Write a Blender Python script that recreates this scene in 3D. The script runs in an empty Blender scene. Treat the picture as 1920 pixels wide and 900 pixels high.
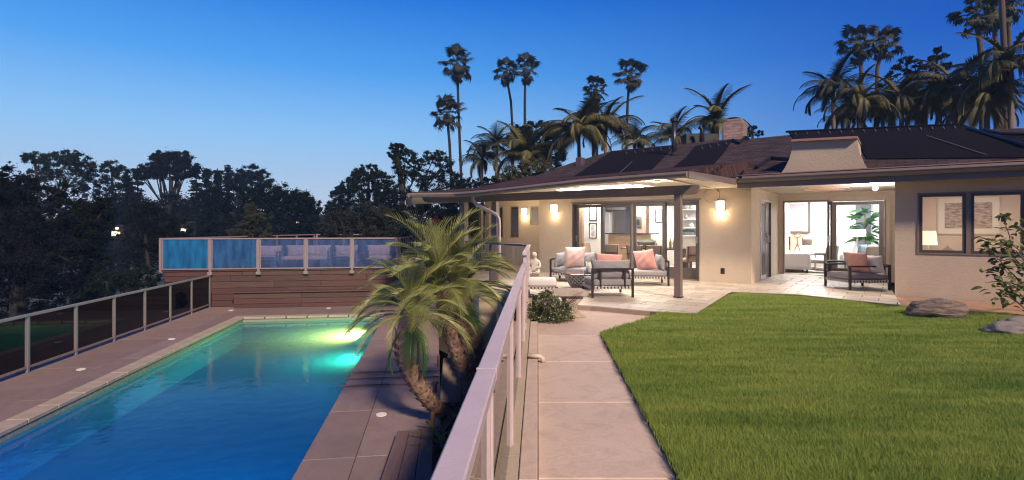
import bpy, bmesh, math, random
import numpy as np
from mathutils import Vector, Matrix, Euler, noise
random.seed(7); R = random.Random(11); NR = np.random.default_rng(5)
SC = bpy.context.scene; COL = SC.collection
# ---------------------------------------------------------------- camera
CZ, F, HY, CX = 1.45, 1000.0, 425.0, 960.0
cam_d = bpy.data.cameras.new('camera'); cam = bpy.data.objects.new('camera', cam_d); COL.objects.link(cam)
cam.location = (0, 0, CZ); cam.rotation_euler = (math.radians(90), 0, 0)
cam_d.sensor_width = 36; cam_d.lens = 36 * F / 1920; cam_d.shift_y = -25 / 1920
cam_d.clip_start = 0.05; cam_d.clip_end = 3000; SC.camera = cam
SC.render.resolution_x = 1024; SC.render.resolution_y = 480
SC.view_settings.view_transform = 'Standard'; SC.view_settings.look = 'None'
SC.view_settings.exposure = 0.0; SC.view_settings.gamma = 1
SC.render.engine = 'CYCLES'
SC.cycles.use_denoising = True; SC.cycles.pixel_filter_type = 'BLACKMAN_HARRIS'; SC.cycles.filter_width = 1.15
SC.cycles.sample_clamp_indirect = 4; SC.cycles.max_bounces = 8; SC.cycles.transparent_max_bounces = 16
SC.cycles.caustics_reflective = False; SC.cycles.caustics_refractive = False

def lin(r, g, b):
    f = lambda c: (c / 255) / 12.92 if c / 255 <= .04045 else ((c / 255 + .055) / 1.055) ** 2.4
    return (f(r), f(g), f(b), 1)

# ---------------------------------------------------------------- dusk sky
W = bpy.data.worlds.new('World'); SC.world = W; W.use_nodes = True
nt = W.node_tree; nt.nodes.clear(); N = nt.nodes.new; Lk = nt.links.new
tc = N('ShaderNodeTexCoord'); sep = N('ShaderNodeSeparateXYZ'); Lk(tc.outputs['Generated'], sep.inputs[0])
dot = N('ShaderNodeVectorMath'); dot.operation = 'DOT_PRODUCT'; Lk(tc.outputs['Generated'], dot.inputs[0]); dot.inputs[1].default_value = (-.62, .785, 0)
mr = N('ShaderNodeMapRange'); mr.interpolation_type = 'SMOOTHSTEP'; Lk(dot.outputs['Value'], mr.inputs['Value'])
mr.inputs['From Min'].default_value = .10; mr.inputs['From Max'].default_value = 1.0
def ramp(stops):
    r = N('ShaderNodeValToRGB'); Lk(sep.outputs['Z'], r.inputs[0]); e = r.color_ramp.elements
    r.color_ramp.interpolation = 'EASE' if False else 'LINEAR'
    while len(e) < len(stops): e.new(.5)
    for i, (p, c) in enumerate(stops): e[i].position = p; e[i].color = lin(*c)
    return r
ra = ramp([(0, (206, 212, 234)), (.07, (186, 214, 243)), (.16, (146, 202, 252)), (.27, (84, 166, 246)), (.40, (26, 120, 226)), (.7, (16, 76, 165)), (1, (8, 52, 128))])
rb = ramp([(0, (120, 150, 205)), (.06, (92, 142, 214)), (.16, (52, 118, 210)), (.28, (20, 90, 194)), (.40, (4, 72, 176)), (.7, (6, 48, 128)), (1, (6, 42, 112))])
mx = N('ShaderNodeMix'); mx.data_type = 'RGBA'; Lk(mr.outputs[0], mx.inputs['Factor']); Lk(rb.outputs[0], mx.inputs['A']); Lk(ra.outputs[0], mx.inputs['B'])
bg = N('ShaderNodeBackground'); Lk(mx.outputs['Result'], bg.inputs[0]); bg.inputs[1].default_value = 1.0
wo = N('ShaderNodeOutputWorld'); Lk(bg.outputs[0], wo.inputs[0])
# ---------------------------------------------------------------- low warm light from behind, right
sd = bpy.data.lights.new('sun', 'SUN'); sun = bpy.data.objects.new('sun', sd); COL.objects.link(sun)
sd.energy = 4.8; sd.angle = math.radians(6); sd.color = (1.0, .78, .56)
sun.rotation_euler = Vector((-.34, .73, -.60)).to_track_quat('-Z', 'Y').to_euler()

# ---------------------------------------------------------------- geometry helpers
def P(x, y, Y): return Vector(((x - CX) / F * Y, Y, CZ - (y - HY) / F * Y))
def G(x, y, z=0.0):
    Y = (CZ - z) * F / (y - HY); return Vector(((x - CX) / F * Y, Y, z))
HC = Vector((6.05, 13.48, 0)); HE = Vector((.8076, -.5897, 0)); HN = Vector((.5897, .8076, 0)); HROT = math.atan2(-.5897, .8076)
def H(s, t, z=0.0): return HC + HE * s + HN * t + Vector((0, 0, z))
def toH(p): d = Vector(p) - HC; return Vector((d.dot(HE), d.dot(HN), p[2]))
def sT(px, t):
    b = HC + HN * t; k = (px - CX) / F
    return (b.y * k - b.x) / (HE.x - k * HE.y)
def hp(px, py, t):
    s = sT(px, t); p = H(s, t); return s, CZ - (py - HY) / F * p.y
PO = Vector((-7.93, 15.7, 0)); PU = Vector((.990, .143, 0)); PD = Vector((-.143, .990, 0)); PROT = math.atan2(.143, .99)
def PL(x, y, z=0.0): return PO + PU * x + PD * y + Vector((0, 0, z))
ZD = -1.22

class MB:
    def __init__(s): s.v = []; s.f = []; s.m = []; s.cm = 0
    def add(s, vs, fs):
        o = len(s.v); s.v += [tuple(v) for v in vs]; s.f += [tuple(i + o for i in f) for f in fs]; s.m += [s.cm] * len(fs); return s
    def box(s, x0, x1, y0, y1, z0, z1, M=None):
        vs = [Vector((x, y, z)) for z in (z0, z1) for y in (y0, y1) for x in (x0, x1)]
        if M is not None: vs = [M @ v for v in vs]
        return s.add(vs, [(0, 2, 3, 1), (4, 5, 7, 6), (0, 1, 5, 4), (2, 6, 7, 3), (0, 4, 6, 2), (1, 3, 7, 5)])
    def prism(s, pts, z0, z1):
        n = len(pts)
        a = sum(pts[i][0] * pts[(i + 1) % n][1] - pts[(i + 1) % n][0] * pts[i][1] for i in range(n))
        if a < 0: pts = pts[::-1]
        f0 = (lambda p: z0) if not callable(z0) else z0; f1 = (lambda p: z1) if not callable(z1) else z1
        vs = [(p[0], p[1], f0(p)) for p in pts] + [(p[0], p[1], f1(p)) for p in pts]
        return s.add(vs, [tuple(range(n))[::-1], tuple(range(n, 2 * n))] + [(i, (i + 1) % n, (i + 1) % n + n, i + n) for i in range(n)])
    def tube(s, pts, rad, n=8, cap=True):
        pts = [Vector(p) for p in pts]; rs = rad if isinstance(rad, (list, tuple)) else [rad] * len(pts)
        vs = []; up0 = None
        for i, p in enumerate(pts):
            d = (pts[min(i + 1, len(pts) - 1)] - pts[max(i - 1, 0)]).normalized()
            if up0 is None: up0 = d.orthogonal().normalized()
            a = (up0 - d * up0.dot(d)).normalized(); b = d.cross(a); up0 = a
            for k in range(n):
                an = 2 * math.pi * k / n; vs.append(p + (a * math.cos(an) + b * math.sin(an)) * rs[i])
        fs = [(i * n + k, i * n + (k + 1) % n, (i + 1) * n + (k + 1) % n, (i + 1) * n + k) for i in range(len(pts) - 1) for k in range(n)]
        if cap: fs += [tuple(range(n))[::-1], tuple(range((len(pts) - 1) * n, len(pts) * n))]
        return s.add(vs, fs)
    def lathe(s, prof, n=20, c=(0, 0, 0)):
        vs = [(c[0] + r * math.cos(2 * math.pi * k / n), c[1] + r * math.sin(2 * math.pi * k / n), c[2] + z) for r, z in prof for k in range(n)]
        fs = [(i * n + k, i * n + (k + 1) % n, (i + 1) * n + (k + 1) % n, (i + 1) * n + k) for i in range(len(prof) - 1) for k in range(n)]
        return s.add(vs, fs + [tuple(range(n))[::-1], tuple(range((len(prof) - 1) * n, len(prof) * n))])
    def bar(s, a, b, w, h=None, up=(0, 0, 1)):
        a = Vector(a); b = Vector(b); d = (b - a).normalized(); h = h or w; up = Vector(up)
        if abs(d.dot(up)) > .99: up = Vector((1, 0, 0))
        x = d.cross(up).normalized() * w / 2; z = x.cross(d).normalized() * h / 2
        vs = [q + i * x + j * z for q in (a, b) for i, j in ((-1, -1), (1, -1), (1, 1), (-1, 1))]
        return s.add(vs, [(0, 1, 2, 3), (7, 6, 5, 4), (0, 4, 5, 1), (1, 5, 6, 2), (2, 6, 7, 3), (3, 7, 4, 0)])
    def mesh(s, name, mats, smooth=False, bevel=0, seg=1):
        me = bpy.data.meshes.new(name); me.from_pydata(s.v, [], s.f)
        for m in (mats if isinstance(mats, (list, tuple)) else [mats]): me.materials.append(m)
        if any(s.m): me.polygons.foreach_set('material_index', s.m)
        if bevel:
            bm = bmesh.new(); bm.from_mesh(me); bmesh.ops.recalc_face_normals(bm, faces=bm.faces)
            es = [e for e in bm.edges if len(e.link_faces) == 2 and e.calc_face_angle(0) > .6]
            bmesh.ops.bevel(bm, geom=es, offset=bevel, segments=seg, affect='EDGES', clamp_overlap=True); bm.to_mesh(me); bm.free()
        else:
            bm = bmesh.new(); bm.from_mesh(me); bmesh.ops.recalc_face_normals(bm, faces=bm.faces); bm.to_mesh(me); bm.free()
        if smooth: me.polygons.foreach_set('use_smooth', [True] * len(me.polygons))
        me.update(); return me
    def build(s, name, mats, parent=None, loc=None, rot=None, **k):
        return ob(name, s.mesh(name, mats, **k), parent, loc, rot)
def ob(name, me, parent=None, loc=None, rot=None):
    o = bpy.data.objects.new(name, me); COL.objects.link(o)
    if parent: o.parent = parent
    if loc is not None: o.location = loc
    if rot is not None: o.rotation_euler = rot if isinstance(rot, (tuple, list, Euler)) else (0, 0, rot)
    return o
def tag(o, label=None, cat=None, group=None, kind=None):
    if label: o['label'] = label
    if cat: o['category'] = cat
    if group: o['group'] = group
    if kind: o['kind'] = kind
    return o
def thing(name, label, cat, loc=(0, 0, 0), rz=0, group=None):
    o = ob(name, None, None, loc, rz); return tag(o, label, cat, group)
def kids(o): return [c for c in bpy.data.objects if c.parent == o]
def dup(o, loc, rz=None, label=None, par=None):
    c = o.copy(); COL.objects.link(c)
    if par is None: c.location = loc
    if rz is not None: c.rotation_euler = (0, 0, rz)
    if label: c['label'] = label
    for ch in kids(o):
        d = ch.copy(); COL.objects.link(d); d.parent = c
        for g in kids(ch): e = g.copy(); COL.objects.link(e); e.parent = d
    return c
def npmesh(name, V, Fq, mat, smooth=False):
    """V (n,3), Fq (m,k) arrays with k 3 or 4"""
    me = bpy.data.meshes.new(name); V = np.asarray(V, np.float32); Fq = np.asarray(Fq, np.int32); k = Fq.shape[1]
    me.vertices.add(len(V)); me.vertices.foreach_set('co', V.ravel())
    me.loops.add(Fq.size); me.loops.foreach_set('vertex_index', Fq.ravel())
    me.polygons.add(len(Fq)); me.polygons.foreach_set('loop_start', np.arange(0, Fq.size, k, dtype=np.int32))
    try: me.polygons.foreach_set('loop_total', np.full(len(Fq), k, np.int32))
    except Exception: pass
    me.materials.append(mat); me.update(calc_edges=True)
    if smooth: me.polygons.foreach_set('use_smooth', [True] * len(me.polygons))
    return me

# ---------------------------------------------------------------- materials
MATS = {}
def mat(name, col, rough=.6, metal=0, var=.0, vs=4.0, bump=0, bs=40, col2=None, spec=.5, emis=None, es=0, island=0, stretch=None, trans=0, coat=0, orand=0, courses=None):
    if name in MATS: return MATS[name]
    m = bpy.data.materials.new(name); m.use_nodes = True; t = m.node_tree; b = t.nodes['Principled BSDF']
    b.inputs['Roughness'].default_value = rough; b.inputs['Metallic'].default_value = metal; b.inputs['Specular IOR Level'].default_value = spec
    c = (*col[:3], 1) if max(col) <= 1 else lin(*col); b.inputs['Base Color'].default_value = c
    if coat: b.inputs['Coat Weight'].default_value = coat
    n = t.nodes.new; L = t.links.new
    if var or bump or island:
        co = n('ShaderNodeTexCoord'); mp = n('ShaderNodeMapping'); L(co.outputs['Object'], mp.inputs[0])
        if stretch: mp.inputs['Scale'].default_value = stretch
    if var or island:
        c2 = col2 or tuple(x * .55 for x in c[:3]); c2 = (*c2[:3], 1) if max(c2[:3]) <= 1 else lin(*c2)
        no = n('ShaderNodeTexNoise'); no.inputs['Scale'].default_value = vs; no.inputs['Detail'].default_value = 6; no.inputs['Roughness'].default_value = .65; L(mp.outputs[0], no.inputs['Vector'])
        rr = n('ShaderNodeMapRange'); rr.inputs['From Min'].default_value = .35; rr.inputs['From Max'].default_value = .68; L(no.outputs['Fac'], rr.inputs['Value'])
        ml = n('ShaderNodeMath'); ml.operation = 'MULTIPLY'; ml.inputs[1].default_value = var; L(rr.outputs[0], ml.inputs[0])
        fac = ml
        if island:
            ge = n('ShaderNodeNewGeometry'); m2 = n('ShaderNodeMath'); m2.operation = 'MULTIPLY_ADD'; L(ge.outputs['Random Per Island'], m2.inputs[0]); m2.inputs[1].default_value = island; L(ml.outputs[0], m2.inputs[2]); m2.use_clamp = True; fac = m2
        mi = n('ShaderNodeMix'); mi.data_type = 'RGBA'; L(fac.outputs[0], mi.inputs['Factor']); mi.inputs['A'].default_value = c; mi.inputs['B'].default_value = c2; L(mi.outputs['Result'], b.inputs['Base Color'])
    if orand:
        oi = n('ShaderNodeObjectInfo'); hv = n('ShaderNodeHueSaturation'); mrr = n('ShaderNodeMapRange'); L(oi.outputs['Random'], mrr.inputs['Value']); mrr.inputs['To Min'].default_value = 1 - orand; mrr.inputs['To Max'].default_value = 1 + orand * .6; L(mrr.outputs[0], hv.inputs['Value']); L(mi.outputs['Result'], hv.inputs['Color']); L(hv.outputs[0], b.inputs['Base Color'])
        # stains: blotches of a second, larger noise
        n3 = n('ShaderNodeTexNoise'); n3.inputs['Scale'].default_value = vs * 2.7; n3.inputs['Detail'].default_value = 9; n3.inputs['Roughness'].default_value = .75; n3.inputs['Distortion'].default_value = 1.2; L(mp.outputs[0], n3.inputs['Vector'])
        r3 = n('ShaderNodeMapRange'); r3.inputs['From Min'].default_value = .48; r3.inputs['From Max'].default_value = .72; r3.inputs['To Max'].default_value = .5; L(n3.outputs['Fac'], r3.inputs['Value'])
        m3 = n('ShaderNodeMix'); m3.data_type = 'RGBA'; L(r3.outputs[0], m3.inputs['Factor']); L(hv.outputs[0], m3.inputs['A']); m3.inputs['B'].default_value = tuple(x * .5 for x in c[:3]) + (1,); L(m3.outputs['Result'], b.inputs['Base Color'])
    if courses:
        br = n('ShaderNodeTexBrick'); L(co.outputs['Object'], br.inputs['Vector']); br.inputs['Scale'].default_value = 1; br.inputs['Brick Width'].default_value = courses[0]; br.inputs['Row Height'].default_value = courses[1]; br.inputs['Mortar Size'].default_value = .012; br.inputs['Mortar Smooth'].default_value = .3; br.inputs['Bias'].default_value = -.2
        br.inputs['Color1'].default_value = (.6, .6, .6, 1); br.inputs['Color2'].default_value = (1.35, 1.3, 1.3, 1); br.inputs['Mortar'].default_value = (.3, .28, .28, 1)
        mq = n('ShaderNodeMix'); mq.data_type = 'RGBA'; mq.blend_type = 'MULTIPLY'; mq.inputs['Factor'].default_value = 1; L(mi.outputs['Result'], mq.inputs['A']); L(br.outputs['Color'], mq.inputs['B']); L(mq.outputs['Result'], b.inputs['Base Color'])
    if bump:
        nb = n('ShaderNodeTexNoise'); nb.inputs['Scale'].default_value = bs; nb.inputs['Detail'].default_value = 5; L(mp.outputs[0], nb.inputs['Vector'])
        bu = n('ShaderNodeBump'); bu.inputs['Strength'].default_value = min(1, bump); bu.inputs['Distance'].default_value = .02 * max(1, bump); L(nb.outputs['Fac'], bu.inputs['Height']); L(bu.outputs[0], b.inputs['Normal'])
    if emis is not None:
        b.inputs['Emission Color'].default_value = (*emis[:3], 1); b.inputs['Emission Strength'].default_value = es
    if trans:
        tr = n('ShaderNodeBsdfTranslucent'); tr.inputs[0].default_value = c; ms = n('ShaderNodeMixShader'); ms.inputs[0].default_value = trans
        if var or island: L(mi.outputs['Result'], tr.inputs[0])
        L(b.outputs[0], ms.inputs[1]); L(tr.outputs[0], ms.inputs[2]); L(ms.outputs[0], t.nodes['Material Output'].inputs[0])
    MATS[name] = m; return m
def glass(name, tint=(1, 1, 1), refl=1.0, rough=0.0, film=0, fcol=(.2, .5, .7), ior=1.5, streak=False, base=.0):
    m = bpy.data.materials.new(name); m.use_nodes = True; t = m.node_tree; t.nodes.clear(); n = t.nodes.new; L = t.links.new
    tr = n('ShaderNodeBsdfTransparent'); tr.inputs[0].default_value = (*tint, 1)
    gl = n('ShaderNodeBsdfGlossy'); gl.inputs['Roughness'].default_value = rough
    fr = n('ShaderNodeFresnel'); fr.inputs[0].default_value = ior
    mu = n('ShaderNodeMath'); mu.operation = 'MULTIPLY_ADD'; L(fr.outputs[0], mu.inputs[0]); mu.inputs[1].default_value = refl; mu.inputs[2].default_value = base; mu.use_clamp = True
    ms = n('ShaderNodeMixShader'); L(mu.outputs[0], ms.inputs[0]); L(gl.outputs[0], ms.inputs[2]); o = n('ShaderNodeOutputMaterial')
    src = tr
    if film:
        df = n('ShaderNodeBsdfDiffuse'); df.inputs[0].default_value = (*fcol, 1); m2 = n('ShaderNodeMixShader'); m2.inputs[0].default_value = film
        if streak:
            co = n('ShaderNodeTexCoord'); mp = n('ShaderNodeMapping'); mp.inputs['Scale'].default_value = (4, 4, .8); no = n('ShaderNodeTexNoise'); no.inputs['Scale'].default_value = 1.6; no.inputs['Detail'].default_value = 6
            L(co.outputs['Object'], mp.inputs[0]); L(mp.outputs[0], no.inputs['Vector']); rr = n('ShaderNodeMapRange'); rr.inputs['From Min'].default_value = .35; rr.inputs['From Max'].default_value = .65; rr.inputs['To Min'].default_value = film * .55; rr.inputs['To Max'].default_value = min(1, film * 1.15); L(no.outputs['Fac'], rr.inputs['Value']); L(rr.outputs[0], m2.inputs[0])
        L(tr.outputs[0], m2.inputs[1]); L(df.outputs[0], m2.inputs[2]); src = m2
    L(src.outputs[0], ms.inputs[1]); L(ms.outputs[0], o.inputs[0]); return m
def emat(name, col, s):
    m = bpy.data.materials.new(name); m.use_nodes = True; b = m.node_tree.nodes['Principled BSDF']
    b.inputs['Base Color'].default_value = (*col, 1); b.inputs['Emission Color'].default_value = (*col, 1); b.inputs['Emission Strength'].default_value = s; return m
def lamp(kind, loc, e, col=(1, .8, .6), size=.1, rot=None, sizey=None, blend=.5, angle=None, parent=None):
    d = bpy.data.lights.new('lamp_light', kind); d.energy = e; d.color = col
    if kind == 'AREA':
        d.shape = 'RECTANGLE'; d.size = size; d.size_y = sizey or size
    elif kind == 'POINT': d.shadow_soft_size = size
    elif kind == 'SPOT': d.shadow_soft_size = size; d.spot_size = angle or 2; d.spot_blend = blend
    o = bpy.data.objects.new('lamp_light', d); COL.objects.link(o); o.location = loc
    if rot is not None: o.rotation_euler = rot
    if parent: o.parent = parent
    return o

M_stucco = mat('stucco', (.52, .43, .33), .9, var=.5, vs=1.3, bump=.35, bs=26, col2=(.40, .31, .235))
M_trim = mat('taupe_trim', (.20, .155, .13), .55, bump=.05, bs=60, var=.3, vs=3)
M_frame = mat('bronze_frame', (.085, .066, .058), .42, var=.2, vs=6)
M_white = mat('white_paint', (.78, .75, .72), .7)
M_soffit = mat('soffit_paint', (.72, .66, .58), .75, var=.15, vs=3)
M_black = mat('black_metal', (.018, .014, .013), .42)
M_grey = mat('grey_fabric', (.27, .258, .27), .95, bump=.25, bs=160, var=.2, vs=9)
M_lgrey = mat('light_grey_fabric', (.55, .51, .52), .95, bump=.25, bs=160, var=.15, vs=9)
M_web = mat('webbing', (.50, .46, .43), .9)
M_rail = mat('rail_paint', (.62, .51, .54), .42, var=.25, vs=7, bump=.08, bs=90)
M_lrail = mat('fence_metal', (.26, .215, .23), .4, var=.2, vs=5)  # darker than the near rail, weaker light there put into the colour
M_glass = glass('clear_glass', (.93, .95, .95), 1.0)
M_conc = mat('concrete', (.66, .52, .44), .8, var=.65, vs=1.3, bump=.2, bs=28, col2=(.56, .43, .355), orand=.10)
M_deck = mat('deck_concrete', (.27, .195, .185), .7, var=.6, vs=1.1, bump=.18, bs=30, col2=(.19, .135, .135), orand=.12)  # darkened concrete, falloff of light away from the path is in the colour
M_cope = mat('coping_stone', (.44, .36, .29), .7, var=.5, vs=3, bump=.3, bs=30)
M_wood = mat('dark_wood', (.10, .046, .042), .7, var=.8, vs=3, bump=.4, bs=10, stretch=(.6, 3, 9), col2=(.05, .024, .024))
# ================================================================ TERRAIN
def terrain():
    xs = np.unique(np.concatenate([np.linspace(-600, -40, 15), np.linspace(-40, -12, 20), np.linspace(-12, 12, 49), np.linspace(12, 60, 20), np.linspace(60, 600, 15)]))
    ys = np.unique(np.concatenate([np.linspace(-200, -8, 8), np.linspace(-8, 24, 65), np.linspace(24, 90, 30), np.linspace(90, 1500, 14)]))
    V = []
    for y in ys:
        for x in xs:
            lx = (Vector((x, y, 0)) - PO).dot(PU); ly = (Vector((x, y, 0)) - PO).dot(PD)
            if lx < -2.6: z = -1.8 - min(7, (-2.6 - lx) * .45) + .25 * math.sin(x * .7) * math.cos(y * .5)
            elif ly < 2.4 and x < .05 + .048 * y and y < 12: z = -3.6
            elif x < .2 + .048 * y: z = -.25 if ly > 2.6 else -3.6
            else: z = -.22
            if y > 26: z = z + (-.22 - z) * 0 + (-.12 * (y - 26) if y < 60 else -4.1 + (y - 60) * .012) * (1 if x < 30 else .5)
            V.append((x, y, max(z, -12)))
    nx = len(xs); F_ = [(j * nx + i, j * nx + i + 1, (j + 1) * nx + i + 1, (j + 1) * nx + i) for j in range(len(ys) - 1) for i in range(nx - 1)]
    m = mat('soil', (.045, .038, .026), .95, var=.8, vs=.6, col2=(.03, .04, .018), bump=.6, bs=3)
    tag(ob('ground', npmesh('ground', V, F_, m)), kind='structure')
terrain()

# ================================================================ POOL
pool = tag(ob('pool', None, None, PO, PROT), kind='structure')
PW, PN, ZW = 4.07, -13.5, -1.36
M_plas = mat('pool_plaster', (.035, .20, .36), .5, var=.25, vs=.9, col2=(.024, .16, .33), bump=.1, bs=12)
b = MB(); zf = -1.98
b.box(-.25, 0, PN, .25, zf, ZD - .07); b.box(PW, PW + .25, PN, .25, zf, ZD - .07); b.box(0, PW, 0, .25, zf, ZD - .07); b.box(-.25, PW + .25, PN - .25, PN, zf, ZD - .07)
b.box(-.25, PW + .25, PN - .25, .25, zf - .2, zf); b.build('pool_shell', M_plas, pool)
b = MB(); b.box(PW - .8, PW - .02, -.75, -.02, zf, -1.58); b.build('pool_step', M_plas, pool, bevel=.03)
# water
def water():
    m = bpy.data.materials.new('water'); m.use_nodes = True; t = m.node_tree; t.nodes.clear(); n = t.nodes.new; L = t.links.new
    tr = n('ShaderNodeBsdfTransparent'); tr.inputs[0].default_value = (.08, .44, .66, 1)
    gl = n('ShaderNodeBsdfGlossy'); gl.inputs['Roughness'].default_value = .05; gl.inputs[0].default_value = (.9, .95, 1, 1)
    fr = n('ShaderNodeFresnel'); fr.inputs[0].default_value = 1.33
    co = n('ShaderNodeTexCoord'); mp = n('ShaderNodeMapping'); mp.inputs['Scale'].default_value = (1, 1.0, 1); L(co.outputs['Object'], mp.inputs[0])
    no = n('ShaderNodeTexNoise'); no.inputs['Scale'].default_value = 3.2; no.inputs['Detail'].default_value = 4; L(mp.outputs[0], no.inputs[0])
    bu = n('ShaderNodeBump'); bu.inputs['Strength'].default_value = .35; bu.inputs['Distance'].default_value = .02; L(no.outputs[0], bu.inputs['Height'])
    L(bu.outputs[0], gl.inputs['Normal']); L(bu.outputs[0], fr.inputs['Normal'])
    df = n('ShaderNodeBsdfDiffuse'); df.inputs[0].default_value = (.0, .06, .28, 1); tl = n('ShaderNodeBsdfTranslucent'); tl.inputs[0].default_value = (.60, .78, .62, 1)
    ma = n('ShaderNodeAddShader'); L(df.outputs[0], ma.inputs[0]); L(tl.outputs[0], ma.inputs[1]); m5 = n('ShaderNodeMixShader'); m5.inputs[0].default_value = .30; L(tr.outputs[0], m5.inputs[1]); L(ma.outputs[0], m5.inputs[2])
    ms = n('ShaderNodeMixShader'); L(fr.outputs[0], ms.inputs[0]); L(m5.outputs[0], ms.inputs[1]); L(gl.outputs[0], ms.inputs[2])
    o = n('ShaderNodeOutputMaterial'); L(ms.outputs[0], o.inputs[0]); return m
b = MB(); b.add([(0, PN, ZW), (PW, PN, ZW), (PW, 0, ZW), (0, 0, ZW)], [(0, 1, 2, 3)]); tag(b.build('water', water(), None, PO, PROT), kind='structure')
# coping stones and waterline tiles
def pieces(parent, name, boxes, m, bevel=.006):
    cache = {}; out = []
    for (x0, x1, y0, y1, z0, z1) in boxes:
        k = (round(x1 - x0, 3), round(y1 - y0, 3), round(z1 - z0, 3))
        if k not in cache: c = MB(); c.box(-k[0] / 2, k[0] / 2, -k[1] / 2, k[1] / 2, -k[2] / 2, k[2] / 2); cache[k] = c.mesh(name, m, bevel=bevel)
        o = ob(name, cache[k], parent, ((x0 + x1) / 2, (y0 + y1) / 2, (z0 + z1) / 2)); out.append(o)
    return out
M_tile = mat('pool_tile', (.33, .33, .26), .35, var=.7, vs=9, bump=.2, bs=30, col2=(.22, .23, .17))
CW = .27; bx = []
y = 0
while y > PN:
    bx.append((-CW, -.004 + .03, y - .60 + .006, y, ZD - .065, ZD + .004 + R.uniform(0, .003))); y -= .60
x = 0
while x < PW - .05:
    bx.append((x + .006 + .03, min(x + .6, PW), -.03, CW, ZD - .065, ZD + .005)); x += .6
bx.append((-CW, .03, .006, CW, ZD - .065, ZD + .0045))
pieces(pool, 'coping_stone', bx, M_cope, .012)
bx = []; 
for i in range(int(-PN / .152)): bx.append((-.004, .012, -(i + 1) * .152 + .005, -i * .152, ZD - .195, ZD - .072))
for i in range(26): bx.append((i * .155 + .02, (i + 1) * .155 + .014, -.012, .006, ZD - .195, ZD - .072))
pieces(pool, 'waterline_tile', bx, M_tile, 0)
# pool lights
for (lx, ly, e, c, fac, nm) in ((PW - .03, -2.4, 430, (.9, 1.0, .24), -4, 'pool light low on the right pool wall, glowing pale green near the steps'), (PW - .03, -12.6, 420, (.0, .30, 1.0), -30, 'pool light at the near end of the right pool wall')):
    t = thing('pool_light', nm, 'pool light', PL(lx, ly, -1.66), PROT)
    b = MB(); b.tube([(0, 0, 0), (-.03, 0, 0)], .11, 18); b.build('trim_ring', M_white, t)
    b = MB(); b.tube([(-.03, 0, 0), (-.045, 0, 0)], .085, 18); b.build('lens', emat('pool_lens', (.75, 1, .6), 16), t)
    lamp('AREA', (-.30, 0, .10), e, c, .16, (0, math.radians(90), math.radians(fac)), sizey=.9, parent=t)
    None

# ================================================================ POOL DECK
deck = tag(ob('pool_deck', None, None, PO, PROT), kind='structure')
bx = []
for i in range(6): bx.append((-1.95, -CW - .42, 2.3 - (i + 1) * 2.6 + .008, 2.3 - i * 2.6, ZD - .12, ZD)) 
for i in range(6): bx.append((-CW - .412, -CW - .006, .3 - (i + 1) * 2.6 + .008, .3 - i * 2.6, ZD - .12, ZD - .001))
bx.append((-CW - .412, PW + 1.2, CW + .008, 2.3, ZD - .12, ZD - .0005)); bx.append((-CW - .412, -CW - .006, .306, CW, ZD - .12, ZD - .001)) if False else None
# right side slabs: two bands
yy = [CW, -.9, -2.3, -3.7, -5.4, -6.9, -8.7, -10.3, -12, -13.6]
for i in range(len(yy) - 1):
    bx.append((PW + .03, PW + .62, yy[i + 1] + .008, yy[i], ZD - .12, ZD - .001)); bx.append((PW + .628, PW + 1.62, yy[i + 1] + .012, yy[i], ZD - .12, ZD))
pieces(deck, 'deck_slab', bx, M_deck, .006)
bx = MB().box(PW + 1.2, PW + 2.6, .3, 2.3, ZD - .12, ZD - .002).build('deck_slab', M_deck, deck)
for (px, py) in ((152, 693), (322, 636), (433, 582), (616, 578), (715, 778)):
    g = G(px, py, ZD + .004); MB().tube([(0, 0, 0), (0, 0, .012)], .075, 20).build('skimmer_lid', M_white, None, g)
    tag(bpy.data.objects[[o.name for o in bpy.data.objects if o.name.startswith('skimmer_lid')][-1]],
        {152: 'round white lid flush in the left pool deck, nearest the camera', 322: 'round white lid in the left pool deck, midway along the glass fence', 433: 'small round white lid at the far left corner of the pool deck', 616: 'small round white lid on the far deck in front of the wooden bench', 715: 'round white lid in the dark patch of deck beside the curved palm trunk'}[px], 'lid')

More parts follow.
